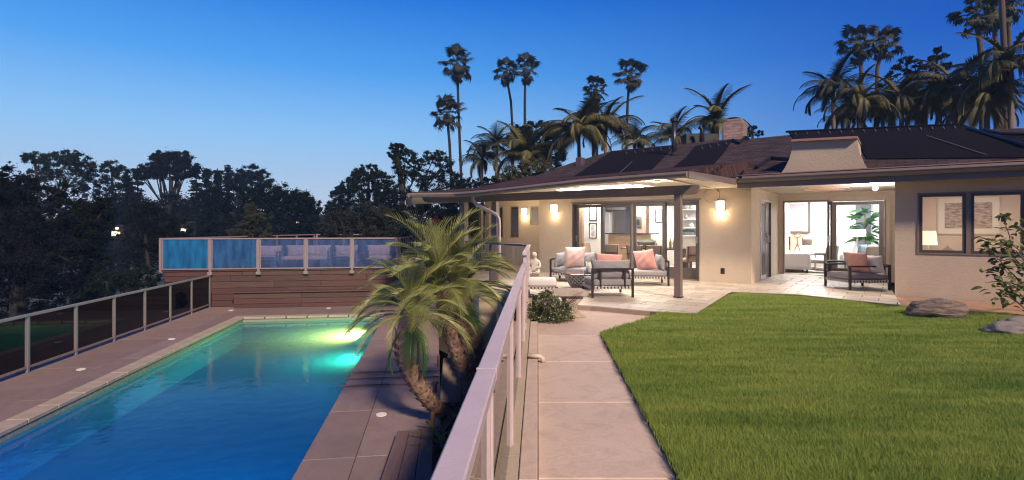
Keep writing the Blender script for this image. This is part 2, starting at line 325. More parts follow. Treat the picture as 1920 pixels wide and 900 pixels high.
# ================================================================ POOL SIDE GLASS FENCE (left)
M_smoke = glass('smoked_glass', (.04, .05, .06), .9, rough=.02, ior=1.45)
def fence_run(name, label, cat, posts, loc, rz, zt, zb, mrail, mglass, pw=.055, postdown=None, along='y', raildim=(.07, .05), bracket=False):
    """posts: sorted positions along local axis"""
    t = thing(name, label, cat, loc, rz); A = (lambda q, w, z: (w, q, z)) if along == 'y' else (lambda q, w, z: (q, w, z))
    pb = postdown if postdown is not None else 0
    pm = MB(); pm.box(-pw / 2, pw / 2, -pw / 2, pw / 2, pb, zt - raildim[1]); pmesh = pm.mesh('post', mrail, bevel=.004)
    for q in posts:
        ob('post', pmesh, t, A(q, 0, 0))
        if bracket:
            bb = MB(); bb.box(-.075, .075, -.045, .0, pb + .02, pb + .12) if along == 'x' else bb.box(-.045, 0, -.075, .075, pb + .02, pb + .12); bb.build('bracket', mrail, t, A(q, -.02, 0), bevel=.006)
    q0, q1 = min(posts), max(posts)
    r = MB(); r.bar(A(q0 - pw / 2, 0, zt - raildim[1] / 2), A(q1 + pw / 2, 0, zt - raildim[1] / 2), *raildim); r.build('top_rail', mrail, t, bevel=.006)
    for a, c in zip(sorted(posts)[:-1], sorted(posts)[1:]):
        r = MB(); r.bar(A(a + pw / 2, 0, zb + .02), A(c - pw / 2, 0, zb + .02), .04, .04); r.build('bottom_rail', mrail, t)
        r = MB(); r.bar(A(a + pw / 2, 0, (zb + .04 + zt - raildim[1]) / 2), A(c - pw / 2, 0, (zb + .04 + zt - raildim[1]) / 2), .008, zt - raildim[1] - zb - .04); r.build('glass_pane', mglass if not isinstance(mglass, list) else mglass[0], t)
        for e in (a + pw / 2 + .02, c - pw / 2 - .02):
            r = MB(); r.bar(A(e, 0, zb + .04), A(e, 0, zt - raildim[1]), .02, .03); r.build('glazing_bead', mrail, t)
    return t
fence_run('glass_fence', 'low metal framed smoked glass fence along the left side of the pool deck', 'fence', [2.23 - 1.33 * i for i in range(12)], PL(-1.78, 0, ZD), PROT, 1.07, .08, M_lrail, M_smoke)

# ================================================================ RAISED SPA DECK
sdk = thing('raised_deck', 'raised dark wooden deck with plank front wall behind the far end of the pool', 'deck', PL(0, 2.3, 0), PROT)
WD = [M_wood] + [mat('dark_wood_%s' % n, c, .7, var=.8, vs=3, bump=.4, bs=10, stretch=(.6, 3, 9), col2=c2) for n, c, c2 in (('red', (.12, .052, .045), (.065, .03, .03)), ('pale', (.115, .058, .05), (.065, .035, .033)))]
zz = [ZD + .004, ZD + .205, ZD + .41, ZD + .62, ZD + .83, ZD + 1.03, ZD + 1.195]
for i in range(6):
    x = -1.75 if i < 4 else -3.2
    while x < 4.3:
        x1 = min(x + R.uniform(1.5, 2.8), 4.3)
        if 4.3 - x1 < .5: x1 = 4.3
        MB().box(x + .004, x1 - .004, -.0 - R.uniform(0, .012), .035, zz[i] + .006, zz[i + 1] - .004).build('plank', R.choice(WD), sdk, bevel=.004); x = x1
MB().box(-1.75, 4.29, .036, .2, ZD, -.03).build('backing_wall', M_wood, sdk)
MB().box(-3.2, -1.75, .036, .2, -.75, -.03).build('backing_wall', M_wood, sdk)
fl = []
for j in range(30):
    fl.append((-3.28 + j * .255, -3.28 + (j + 1) * .255 - .006, -.04, 9.2, -.028, .012))
pieces(sdk, 'deck_board', fl, WD[1], 0)
ben = thing('wooden_bench', 'long built-in plank bench against the front of the raised wooden deck', 'bench', PL(0, 2.3, ZD), PROT)
x = -.95
for x1 in (.6, 2.05, 3.6): 
    MB().box(x, x1 - .008, -.50, -.016, .50, .54).build('seat_plank', WD[2], ben, bevel=.006); x = x1
for z0, z1, m in ((.0, .13, 0), (.136, .30, 1), (.306, .497, 2)):
    MB().box(-.9, 1.2, -.44, -.02, z0 + .003, z1).build('front_plank', WD[m], ben, bevel=.004); MB().box(1.208, 3.55, -.44, -.02, z0 + .003, z1).build('front_plank', WD[(m + 1) % 3], ben, bevel=.004)
M_skypaint = glass('sky_painted_glass', (.25, .45, .6), 1.5, rough=.12, film=.66, fcol=(.02, .20, .50), streak=True)  # blue of the reflected sky is put into the film colour of these panes
M_mist = glass('misted_glass', (.62, .60, .72), 1.0, rough=.10, film=.34, fcol=(.12, .19, .45), streak=True)
gf = fence_run('deck_fence', 'tall metal framed glass screen along the front of the raised wooden deck', 'fence', [-3.28 + 1.516 * i for i in range(6)], PL(0, 2.24, 0), PROT, 1.075, .03, mat('deck_rail_paint', (.30, .22, .235), .45, var=.3, vs=6), M_mist, postdown=-.17, along='x', bracket=True, pw=.075)
ps = sorted([k for k in kids(gf) if k.name.startswith('glass_pane')], key=lambda o: min(v.co.x for v in o.data.vertices))
ps[0].data.materials[0] = M_skypaint; ps[1].data.materials[0] = glass('half_sky_painted_glass', (.4, .5, .65), 1.5, rough=.12, film=.5, fcol=(.05, .18, .46), streak=True)
ps[0]['label'] = 'pane with bright sky reflection painted into its film'; ps[1]['label'] = 'pane with fainter sky reflection painted into its film'
def side_fence(a, bq, n, label, z0=0.0, zt=1.075, m=None, g=None, raild=(.07, .05)):
    d = bq - a; rz = math.atan2(d.y, d.x); L_ = d.length
    return fence_run('deck_fence', label, 'fence', [L_ * i / n for i in range(n + 1)], a + Vector((0, 0, z0)), rz, zt, .06, m or MATS['deck_rail_paint'], g or M_glass, along='x', raildim=raild)
side_fence(PL(-3.28, 2.34), PL(-.45, 11.5), 6, 'glass fence running back along the left edge of the raised deck')
side_fence(PL(-.35, 11.55), PL(3.6, 11.55), 3, 'glass fence across the far back edge of the raised deck')
side_fence(PL(4.38, 2.34), PL(4.75, 6.5), 2, 'short glass fence at the right end of the raised deck')

# ================================================================ UPPER TERRACE, RETAINING WALL, PATH
M_soil = mat('bed_soil', (.06, .045, .035), .95, var=.8, vs=8, bump=.8, bs=25)
RX = lambda Y: -.19 + .048 * Y        # centre line of the hand rail
rw = [(RX(-2) - .10, -2), (RX(11.3) - .10, 11.3), (-1.42, 14.6), (-3.6, 18.2)]
rw2 = [(RX(-2) + .075, -2), (RX(11.2) + .075, 11.3), (-1.27, 14.66), (-3.4, 18.4)]
t = thing('retaining_wall', 'stucco retaining wall between the upper path and the lower pool deck', 'wall')
b = MB()
for i in range(3): b.prism([rw[i], rw[i + 1], rw2[i + 1], rw2[i]], -2.2, -.035 if i == 0 else -.012)
b.build('wall', M_stucco, t)
MB().prism([(-.85, -2), (-1.0, 7.0), (-1.4, 11.8), (rw[1][0], 11.3), (rw[0][0], -2)], -2.0, -1.26).build('planting_bed', M_soil)
tag(bpy.data.objects['planting_bed'], kind='structure')
tag(MB().prism([rw2[1], (rw2[1][0] + .1, 12.6), (2, 22), (-6, 30), (-12, 31), (-3.9, 18.5), (-3.4, 18.4), rw2[2]], -.2, -.022).build('upper_terrace', M_conc), kind='structure')
kb = thing('kerb', 'low concrete kerb along the left edge of the path under the handrail', 'kerb')
for a, c in ((-2, .9), (.9, 3.1), (3.1, 5.95), (6.06, 8.3)):
    MB().prism([(RX(a) + .078, a + .004), (RX(c) + .078, c - .004), (RX(c) + .19, c - .004), (RX(a) + .19, a + .004)], -.2, -.022).build('kerb_stone', M_conc, kb, bevel=.006)
path = tag(ob('path', None), kind='structure'); ZP = -.08
def lx(Y): return RX(Y) + .194
def rx(Y): return 1.006 + (Y - 3.235) * (.239 / 4.265)
ys = [-1, .44, 1.84, 3.24, 4.65, 6.05, 7.5]
for a, c in zip(ys[:-1], ys[1:]):
    MB().prism([(lx(a), a + .005), (rx(a), a + .005), (rx(c), c - .005), (lx(c), c - .005)], -.25, ZP).build('path_slab', M_conc, path, bevel=.006)
MB().prism([(lx(7.5), 7.505), (rx(7.5), 7.505), (2.56, 9.12), (1.42, 9.74), (.95, 9.9), (lx(9.9), 9.95)], -.25, ZP).build('path_slab', M_conc, path, bevel=.006)
# drain elbow across the kerb
dp = MB(); q = Vector((RX(6) + .10, 6.0, -.005)); dp.tube([q, q + Vector((.09, 0, 0)), q + Vector((.125, 0, -.008)), q + Vector((.148, 0, -.03)), q + Vector((.152, 0, -.07))], .027, 12)
tag(dp.build('drain_pipe', mat('pvc', (.62, .50, .42), .4), smooth=True), 'beige plastic drain elbow poking over the kerb onto the path', 'pipe')

# ================================================================ FOREGROUND HANDRAIL
def handrail(name, label, a, c, zt, zb, npost, m, w=.074, h=.045, panes=True, pw=.05, mg=None):
    a = Vector(a); c = Vector(c); d = c - a; L_ = d.length; rz = math.atan2(d.y, d.x); t = thing(name, label, 'handrail', a, rz)
    MB().box(0, L_, -w / 2, w / 2, zt - h, zt).build('top_rail', m, t, bevel=.005)
    pos = npost
    for x in pos: MB().box(x - pw * .35, x + pw * .35, -pw / 2, pw / 2, zb, zt - h).build('post', m, t, bevel=.003)
    for x0, x1 in zip(pos[:-1], pos[1:]):
        MB().box(x0 + pw / 2, x1 - pw / 2, -.018, .018, zb + .10, zb + .14).build('bottom_rail', m, t)
        if panes: MB().box(x0 + pw / 2, x1 - pw / 2, -.003, .003, zb + .14, zt - h).build('glass_pane', mg or M_glass, t)
        for x in (x0 + pw * .35 + .012, x1 - pw * .35 - .012): MB().box(x - .01, x + .01, -.016, .016, zb + .14, zt - h).build('glazing_bead', m, t)
    for x in pos[1:-1:2]: MB().box(x - .006, x + .006, -w / 2 - .0015, w / 2 + .0015, zt - h + .004, zt + .0012).build('weld_seam', m, t)
    for x in pos:
        for yy__ in (-.031, .031): MB().tube([(x, yy__ * .9 - (.004 if yy__ < 0 else -.004), zt - h - .04), (x, yy__ * .7, zt - h - .04)], .008, 6).build('screw', mat('screw_steel', (.4, .38, .38), .35, metal=1), t)
    return t
handrail('handrail', 'long pale mauve metal handrail with glass panels beside the path, nearest the camera', (RX(.05), .05, 0), (RX(7.75), 7.75, 0), .92, -.30, [.4, 1.95, 3.6, 5.25, 6.9, 7.68], M_rail)
handrail('handrail', 'short raised handrail beyond the long one, ending at the patio corner', (RX(7.85), 7.85, 0), (RX(11.25), 11.25, 0), 1.07, -.2, [.06, 1.65, 3.34], M_rail)
handrail('handrail', 'dark blue topped glass railing from the patio corner to the pergola post', (RX(11.3), 11.33, 0), (-1.36, 14.62, 0), 1.07, -.05, [.04, 1.9, 3.6], mat('dark_rail', (.10, .085, .12), .4), mg=glass('rail_glass', (.96, .97, .97), .25))

# ================================================================ PATIO PAVING
patio = tag(ob('patio', None), kind='structure')
ppoly = [(RX(9.2) + .20, 9.96), (.95, 9.92), (1.42, 9.80), (2.36, 9.18), (3.09, 8.95), (4.87, 11.9), (6.17, 11.4), (7.2, 9.86), (8.05, 11.20), (10.9, 15.7), (8.4, 17.0), (6.2, 13.7), (1.8, 17.0), (2.6, 18.2), (-1.3, 21.5), (-1.25, 14.7), (RX(11.2) + .2, 11.25)]
ppoly[0] = (RX(9.2) + .2, 10.0)
from mathutils.geometry import delaunay_2d_cdt
def inside(p, poly):
    c = False; j = len(poly) - 1
    for i in range(len(poly)):
        if (poly[i][1] > p[1]) != (poly[j][1] > p[1]) and p[0] < (poly[j][0] - poly[i][0]) * (p[1] - poly[i][1]) / (poly[j][1] - poly[i][1]) + poly[i][0]: c = not c
        j = i
    return c
def clip(sub, cl):
    """Sutherland-Hodgman: clip convex tile `sub` against half planes is wrong for concave; used with tile as clipper of the polygon"""
    out = list(sub)
    n = len(cl)
    for i in range(n):
        a = cl[i]; b2 = cl[(i + 1) % n]; inp = out; out = []
        if not inp: break
        sd_ = lambda p: (b2[0] - a[0]) * (p[1] - a[1]) - (b2[1] - a[1]) * (p[0] - a[0])
        for k in range(len(inp)):
            p = inp[k]; q2 = inp[(k + 1) % len(inp)]; sp = sd_(p); sq = sd_(q2)
            if sp >= 0: out.append(p)
            if (sp >= 0) != (sq >= 0): u = sp / (sp - sq); out.append((p[0] + (q2[0] - p[0]) * u, p[1] + (q2[1] - p[1]) * u))
    return out
def area(pl): return abs(sum(pl[i][0] * pl[(i + 1) % len(pl)][1] - pl[(i + 1) % len(pl)][0] * pl[i][1] for i in range(len(pl)))) / 2
M_pav = [mat('paver_%s' % n, c, .42, var=.5, vs=4, bump=.12, bs=30, col2=tuple(x * .82 for x in c)) for n, c in (('cream', (.50, .44, .37)), ('pale', (.57, .51, .44)), ('sand', (.45, .385, .31)), ('rose', (.50, .42, .36)))]
MB().prism(ppoly, -.3, -.010).build('paving_base', mat('grout', (.11, .08, .06), .9), patio)
tiles = []
TS, TD = .60, .40
for j in range(-18, 24):
    for i in range(-16, 16):
        s0 = i * TS + (j % 2) * TS / 2; t0 = j * TD - .57
        q = [H(s0 + .008, t0 + .008), H(s0 + TS - .008, t0 + .008), H(s0 + TS - .008, t0 + TD - .008), H(s0 + .008, t0 + TD - .008)]
        q = [(v.x, v.y) for v in q]
        if q[0][1] < 8: continue
        if all(inside(v, ppoly) for v in q): pl = q
        elif any(inside(v, ppoly) for v in q): pl = clip(ppoly, q)
        else: continue
        if area(pl) > .012: tiles.append((sum(v[1] for v in pl) / len(pl), pl))
tiles.sort(key=lambda a: a[0])
st = [MB() for _ in M_pav]
for k, (yy_, pl) in enumerate(tiles):
    h = R.uniform(-.0015, .0015)
    if k < 298: MB().prism(pl, -.02, h).build('paver', R.choice(M_pav), patio)
    else: R.choice(st).prism(pl, -.02, h)
for sm, mm in zip(st, M_pav):
    if sm.v: tag(sm.build('far_pavers', mm, patio), kind='stuff')
# step nosing along the patio edge
MB().prism([(.95, 9.87), (1.42, 9.75), (2.36, 9.13), (2.36, 9.18), (1.42, 9.80), (.95, 9.92)], -.09, -.012).build('step_edge', mat('step_stone', (.36, .27, .21), .8, var=.5, vs=5), patio)
# brown strip under the right wing
M_terra = mat('brown_concrete', (.42, .25, .17), .8, var=.6, vs=2, col2=(.33, .19, .13), bump=.2, bs=30)
w0 = H(2.95, -.57); tag(MB().prism([(8.05, 11.2), (7.2, 9.86), (9.3, 8.3), (12.5, 6.0), (14, 7.1)], -.3, -.016).build('side_path', M_terra), kind='structure')

# ================================================================ LAWN
lawn = [(1.25, 7.5), (2.56, 9.12), (3.09, 8.95), (4.3, 10.95), (4.72, 11.62), (5.1, 11.86), (6.17, 11.4), (7.2, 9.86), (8.75, 8.75), (12, 6.2), (10, 1.0), (.8, 1.0), (1.006, 3.235)]
tag(MB().prism(lawn, -.3, -.055).build('lawn_soil', mat('lawn_soil', (.05, .06, .02), .95, var=.6, vs=20)), kind='structure')
def grass():
    pts = []; n = 0; T = 560000
    while n < T:
        # sample in view: px uniform, y weighted
        X = NR.uniform(.8, 9.8, 400000); Y = NR.uniform(2.9, 12.0, 400000)
        keep = NR.random(400000) < np.clip((4.2 / Y) ** 1.6, .12, 1); X = X[keep]; Y = Y[keep]
        ok = X / Y < 1.0; X = X[ok]; Y = Y[ok]
        ins = np.zeros(len(X), bool); j = len(lawn) - 1
        for i in range(len(lawn)):
            xi, yi = lawn[i]; xj, yj = lawn[j]
            if yi != yj: ins ^= ((yi > Y) != (yj > Y)) & (X < (xj - xi) * (Y - yi) / (yj - yi) + xi)
            j = i
        X = X[ins]; Y = Y[ins]; pts.append(np.stack([X, Y], 1)); n += len(X)
    p = np.concatenate(pts)[:T]; p = p + NR.normal(0, .016, p.shape)
    X, Y = p[:, 0], p[:, 1]; m = len(X)
    und = .5 + .5 * np.sin(Y * 5.1 + np.sin(X * 1.3) * 1.5) * np.cos(X * .9 + Y * .4); cl = .5 + .5 * np.sin(X * 9 + np.sin(Y * 7) * 2) * np.sin(Y * 11 + np.sin(X * 8))
    sc = np.clip(Y / 5, .8, 2.0)
    h = (.028 + .016 * und + .014 * cl) * NR.uniform(.6, 1.35, m); w = .0019 * sc * NR.uniform(.7, 1.3, m)
    a = NR.uniform(0, 6.283, m); la = NR.uniform(0, 6.283, m); ln = h * NR.uniform(.1, .8, m)
    z0 = -.056 + .012 * und
    B = np.stack([X, Y, z0], 1); S = np.stack([np.cos(a) * w, np.sin(a) * w, 0 * a], 1); T1 = np.stack([np.cos(la) * ln, np.sin(la) * ln, h], 1)
    M1 = np.stack([np.cos(la) * ln * .3, np.sin(la) * ln * .3, h * .6], 1)
    V = np.concatenate([B - S, B + S, B + M1 - S * .8, B + M1 + S * .8, B + T1]); I = np.arange(m)
    Fq = np.concatenate([np.stack([I, I + m, I + 3 * m], 1), np.stack([I, I + 3 * m, I + 2 * m], 1), np.stack([I + 2 * m, I + 3 * m, I + 4 * m], 1)])
    g = mat('grass_blade', (.43, .49, .12), .6, var=.85, vs=1.5, col2=(.17, .29, .055), island=.30, trans=.35, stretch=(.35, 1.9, 1), spec=.25)  # stripes put mound shade, along with dry growth, into the blade colour
    tag(ob('lawn_grass', npmesh('lawn_grass', V, Fq, g)), 'mown green lawn grass between the path and the house', None, kind='stuff')
grass()
# ================================================================ HOUSE (house axes: x along the wall, y into the house)
house = thing('house', 'low beige stucco ranch house with dark framed glass doors and shingle roof', 'house', HC, HROT)
def wallbox(x0, x1, y0, y1, z0, z1, m=None, name='wall'): return MB().box(x0, x1, y0, y1, z0, z1).build(name, m or M_stucco, house)
ZC = 2.50
# main wall (front face y=0), doors opening -5.17..-1.30
D0, D1, DZ = -5.17, -1.30, 2.17
wallbox(-6.40, D0, 0, .2, -.1, ZC); wallbox(D1, -.0, 0, .2, -.1, ZC); wallbox(D0, D1, 0, .2, DZ, ZC)
wallbox(-6.40, -6.2, .2, 1.8, -.1, ZC)
# recess left wall (x=0 plane, facing +x): door opening y 1.0..2.6
T0 = 3.70
wallbox(-.2, 0, .2, 1.02, -.1, ZC); wallbox(-.2, 0, 2.42, T0 + .2, -.1, ZC); wallbox(-.2, 0, 1.02, 2.42, 2.19, ZC)
# recess back wall
wallbox(0, .12, T0, T0 + .2, -.1, ZC); wallbox(2.72, 3.15, T0, T0 + .2, -.1, ZC); wallbox(.12, 2.72, T0, T0 + .2, 2.24, ZC)
# right wing, front at y=-.57; window opening
wx0, wx1, wz0, wz1 = 3.33, 4.98, .885, 2.145
WY = -.57
wallbox(2.95, wx0, WY, WY + .2, -.1, ZC); wallbox(wx1, 9.2, WY, WY + .2, -.1, ZC); wallbox(wx0, wx1, WY, WY + .2, -.1, wz0); wallbox(wx0, wx1, WY, WY + .2, wz1, ZC)
wallbox(2.95, 3.15, WY + .2, T0, -.1, ZC); wallbox(9.0, 9.2, WY + .2, 8, -.1, ZC)
# left recessed wing (front y=1.8) with small window and corner window
LW = 1.8
s_sw0, z_sw1 = hp(994, 386, LW); s_sw1, z_sw0 = hp(1010.5, 422, LW)
s_g0, z_g1 = hp(955, 386, LW); s_g1, z_g0 = hp(973.5, 447, LW)
M_cream = mat('cream_stucco', (.62, .52, .38), .9, var=.2, vs=2, bump=.3, bs=20)
wallbox(s_g1, s_sw0, LW, LW + .2, -.1, ZC, M_cream); wallbox(s_sw0, -6.4, LW, LW + .2, -.1, z_sw0, M_cream); wallbox(s_sw0, -6.4, LW, LW + .2, z_sw1, ZC, M_cream); wallbox(s_sw1, -6.4, LW + .002, LW + .198, z_sw0, z_sw1, M_cream)
wallbox(s_g0 - 1.2, s_g1, LW, LW + .2, -.1, z_g0, M_cream); wallbox(s_g0 - 1.2, s_g1, LW, LW + .2, z_g1, ZC, M_cream); wallbox(s_g0 - .28, s_g0, LW - .01, LW + .2, z_g0, z_g1, M_cream); wallbox(s_g0 - 1.2, s_g0 - 1.0, LW + .003, LW + .19, z_g0, z_g1, M_cream)
wallbox(s_g0 - 1.2, s_g0 - 1.0, LW + .2, 8, -.1, ZC, M_cream)
# back and far walls close the house
wallbox(s_g0 - 1.2, 9.2, 8, 8.2, -.1, ZC)
def window(x0, x1, z0, z1, y, m=M_frame, fw=.055, pane=M_glass, proud=.03, parent=None, name='window', depth=.08):
    w = ob(name, None, parent or house, (0, 0, 0))
    b = MB(); b.box(x0, x1, y - proud, y - proud + depth, z0, z0 + fw); b.box(x0, x1, y - proud, y - proud + depth, z1 - fw, z1); b.box(x0, x0 + fw, y - proud, y - proud + depth, z0 + fw, z1 - fw); b.box(x1 - fw, x1, y - proud, y - proud + depth, z0 + fw, z1 - fw); b.build('frame', m, w)
    MB().box(x0 + fw, x1 - fw, y + .0, y + .006, z0 + fw, z1 - fw).build('pane', pane, w); return w
# window of the wing: outer trim + two sashes
b = MB(); t_ = .07
b.box(wx0, wx1, WY - .02, WY + .10, wz1 - .03, wz1); b.box(wx0, wx1, WY - .02, WY + .10, wz0, wz0 + .03); b.box(wx0, wx0 + .03, WY - .02, WY + .1, wz0 + .03, wz1 - .03); b.box(wx1 - .03, wx1, WY - .02, WY + .1, wz0 + .03, wz1 - .03); b.build('window_surround', M_trim, house)
xm = (wx0 + wx1) / 2 - .02
window(wx0 + .03, xm - .035, wz0 + .03, wz1 - .03, WY + .03); window(xm + .035, wx1 - .03, wz0 + .03, wz1 - .03, WY + .03)
MB().box(xm - .035, xm + .035, WY - .018, WY + .09, wz0 + .03, wz1 - .03).build('mullion', M_trim, house)
window(s_sw0, s_sw1, z_sw0, z_sw1, LW + .04, mat('beige_trim', (.36, .30, .24), .6)); M_btrim = MATS['beige_trim']
window(s_g0, s_g1, z_g0, z_g1, LW + .04, M_btrim, pane=glass('dark_glass', (.35, .33, .3), 1.2))
window(s_g0 - 1.0, s_g0 - .28, z_g0, z_g1, LW + .04, M_btrim, pane=bpy.data.materials['dark_glass'])

# four panel sliding door
def slider(x0, x1, z0, z1, y, st=.085, bot=.28, top=.09, m=M_frame, handle=None, pane=M_glass, screen=False, parent=house, name='sliding_door', rot=None):
    w = ob(name, None, parent, (0, 0, 0), rot)
    MB().box(x0, x0 + st, y, y + .045, z0, z1).build('stile', m, w); MB().box(x1 - st, x1, y, y + .045, z0, z1).build('stile', m, w)
    MB().box(x0 + st, x1 - st, y, y + .045, z0, z0 + bot).build('bottom_rail', m, w); MB().box(x0 + st, x1 - st, y, y + .045, z1 - top, z1).build('top_rail', m, w)
    MB().box(x0 + st, x1 - st, y + .02, y + .026, z0 + bot, z1 - top).build('pane', pane, w)
    if handle is not None:
        hx = x0 + st / 2 if handle < 0 else x1 - st / 2
        b = MB(); b.box(hx - .02, hx + .02, y - .012, y, 1.0, 1.18); b.tube([(hx, y - .01, 1.0), (hx + .02, y - .05, 1.03), (hx + .02, y - .05, 1.15), (hx, y - .01, 1.18)], .008, 6); b.build('handle', mat('nickel', (.5, .47, .44), .3, metal=1), w)
    return w
b = MB(); b.box(D0, D1, -.02, .17, DZ - .045, DZ); b.box(D0, D0 + .04, -.02, .17, 0, DZ - .045); b.box(D1 - .04, D1, -.02, .17, 0, DZ - .045); b.build('door_frame', M_frame, house)
MB().box(D0 + .04, D1 - .04, -.025, .16, -.02, .025).build('threshold', M_trim, house)
b = MB(); b.box(D0 - .05, D1 + .05, -.03, .0, DZ, DZ + .04); b.build('door_head_trim', M_trim, house)
seg = [sT(x, .08) for x in (1075, 1130, 1188, 1246, 1309)]
seg[0] = D0 + .04; seg[4] = D1 - .04
slider(seg[0], seg[1] + .04, .03, DZ - .05, .10, handle=-1); slider(seg[1] - .04, seg[2] - .005, .03, DZ - .05, .03, bot=.22)
slider(seg[2] + .005, seg[3] + .04, .03, DZ - .05, .03, bot=.22); slider(seg[3] - .04, seg[4], .03, DZ - .05, .10, handle=1, bot=.30)
MB().box(seg[2] - .03, seg[2] + .03, .0, .028, .03, DZ - .05).build('mullion', M_trim, house)
# recess doors
x0r, x1r = .12, 2.72
b = MB(); yb = T0 - .02; b.box(x0r, x1r, yb, T0 + .15, 2.19, 2.24); b.box(x0r, x0r + .045, yb, T0 + .15, 0, 2.19); b.box(x1r - .045, x1r, yb, T0 + .15, 0, 2.19); b.build('door_frame', M_trim, house)
b = MB(); b.box(x0r + 1.25, x1r + .1, yb - .045, yb - .02, 2.20, 2.30); b.box(x1r + .0, x1r + .1, yb - .045, yb - .02, 0, 2.20); b.build('door_casing', M_stucco, house)
sx = [sT(x, T0 + .03) for x in (1552, 1560, 1657)]
slider(sx[0] - .02, sx[0] + .12, .02, 2.19, T0 + .07, st=.06, handle=-1, name='sliding_door')
slider(sx[1], x1r - .05, .02, 2.17, T0 + .0, st=.115, bot=.22, top=.09, m=mat('taupe_frame', (.17, .135, .12), .45))
MB().box(x0r + .04, sx[0], T0 - .03, T0 + .14, -.02, .02).build('threshold', mat('alu', (.55, .5, .46), .35, metal=.6), house)
# side door of the recess, in the x=0 wall (faces +x)
sdr = ob('side_door', None, house, (0, 1.02, 0), math.radians(90))
MB().box(0, 1.4, -.02, .12, 2.14, 2.19).build('frame_head', mat('alu_white', (.62, .58, .56), .4), sdr)
MB().box(0, .04, -.02, .12, 0, 2.14).build('frame_jamb', MATS['alu_white'], sdr); MB().box(1.36, 1.4, -.02, .12, 0, 2.14).build('frame_jamb', M_frame, sdr)
b = MB(); b.box(.05, .09, -.015, .01, .02, 2.13); b.box(.70, .74, -.015, .01, .02, 2.13); b.box(.09, .70, -.015, .01, .02, .12); b.box(.09, .70, -.015, .01, 2.09, 2.13); b.build('screen_frame', MATS['alu_white'], sdr)
MB().box(.09, .70, -.004, .0, .12, 2.09).build('screen', glass('screen_mesh', (.25, .25, .27), .3, film=.5, fcol=(.30, .29, .31)), sdr)
MB().box(.72, .90, .03, .07, .02, 2.13).build('door_leaf', M_white, sdr); MB().box(.92, 1.36, .02, .07, .02, 2.13).build('door_leaf', M_frame, sdr)
b = MB(); b.box(.99, 1.02, -.02, .02, .98, 1.22); b.tube([(1.0, -.02, 1.0), (1.0, -.06, 1.03), (1.0, -.06, 1.17), (1.0, -.02, 1.2)], .01, 6); b.box(.98, 1.03, -.01, .02, 1.3, 1.37); b.build('handle', MATS['nickel'], sdr)
MB().box(.70, .75, -.03, -.016, 1.15, 1.28).build('screen_latch', M_black, sdr)
# ceilings
MB().box(0.0, 2.95, -1.1, T0, ZC - .045, ZC).build('soffit', M_soffit, house)
MB().box(-.30, .0, -1.1, -.02, ZC - .045, ZC).build('soffit', M_soffit, house)
MB().box(2.95, 9.6, -1.1, WY, ZC - .045, ZC).build('soffit', M_soffit, house)
# attic hatch trim / skylight in the recess ceiling
s0_, s1_ = .95, 2.0
b = MB(); b.box(s0_, s1_, 1.35, 1.41, ZC - .075, ZC - .047); b.box(s0_, s1_, 2.05, 2.11, ZC - .075, ZC - .047); b.box(s0_, s0_ + .06, 1.41, 2.05, ZC - .075, ZC - .047); b.box(s1_ - .06, s1_, 1.41, 2.05, ZC - .075, ZC - .047); b.build('skylight_trim', mat('warm_wood', (.65, .42, .26), .6), house)
# ceiling slab over everything (keeps interior closed)
MB().box(s_g0 - 1.2, 9.2, T0 + .2, 8.2, ZC, ZC + .05).build('ceiling', M_white, house)
MB().box(-6.4, -.0, .2, T0 + .2, ZC, ZC + .05).build('ceiling', M_white, house); MB().box(s_g0 - 1.2, -6.4, LW, T0 + .2, ZC, ZC + .05).build('ceiling', M_white, house)
MB().box(2.95, 9.2, WY, T0 + .2, ZC, ZC + .05).build('ceiling', M_white, house); MB().box(.0, 2.95, -1.1, T0 + .2, ZC + .002, ZC + .05).build('ceiling', M_white, house)
# interior floors
M_floor = mat('tile_floor', (.60, .52, .44), .3, var=.4, vs=2)
MB().box(s_g0 - 1.2, 9.2, .2, 8.0, -.08, .012).build('floor', M_floor, house) if False else None
MB().box(s_g0 - 1.0, -.2, .2, 8.0, -.08, .006).build('floor', M_floor, house); MB().box(-.2, 9.0, T0 + .2, 8, -.08, .0055).build('floor', M_floor, house); MB().box(3.15, 9.0, WY + .2, T0 + .2, -.08, .0065).build('floor', M_floor, house)
# interior partition walls
M_wall = mat('white_wall', (.80, .78, .76), .8)
wallbox(-.35, -.2, .2, 8, 0, ZC, M_wall, 'partition'); wallbox(-6.4, -.35, 7.9, 7.99, 0, ZC, M_wall, 'partition')
wallbox(-.2, 9, 7.9, 7.99, 0, ZC, M_wall, 'partition'); wallbox(3.16, 9, 2.9, 3.05, 0, ZC, mat('warm_wall', (.74, .63, .55), .8), 'partition')
wallbox(3.1, 3.16, T0 + .2, 8, 0, ZC, M_wall, 'partition') if False else None

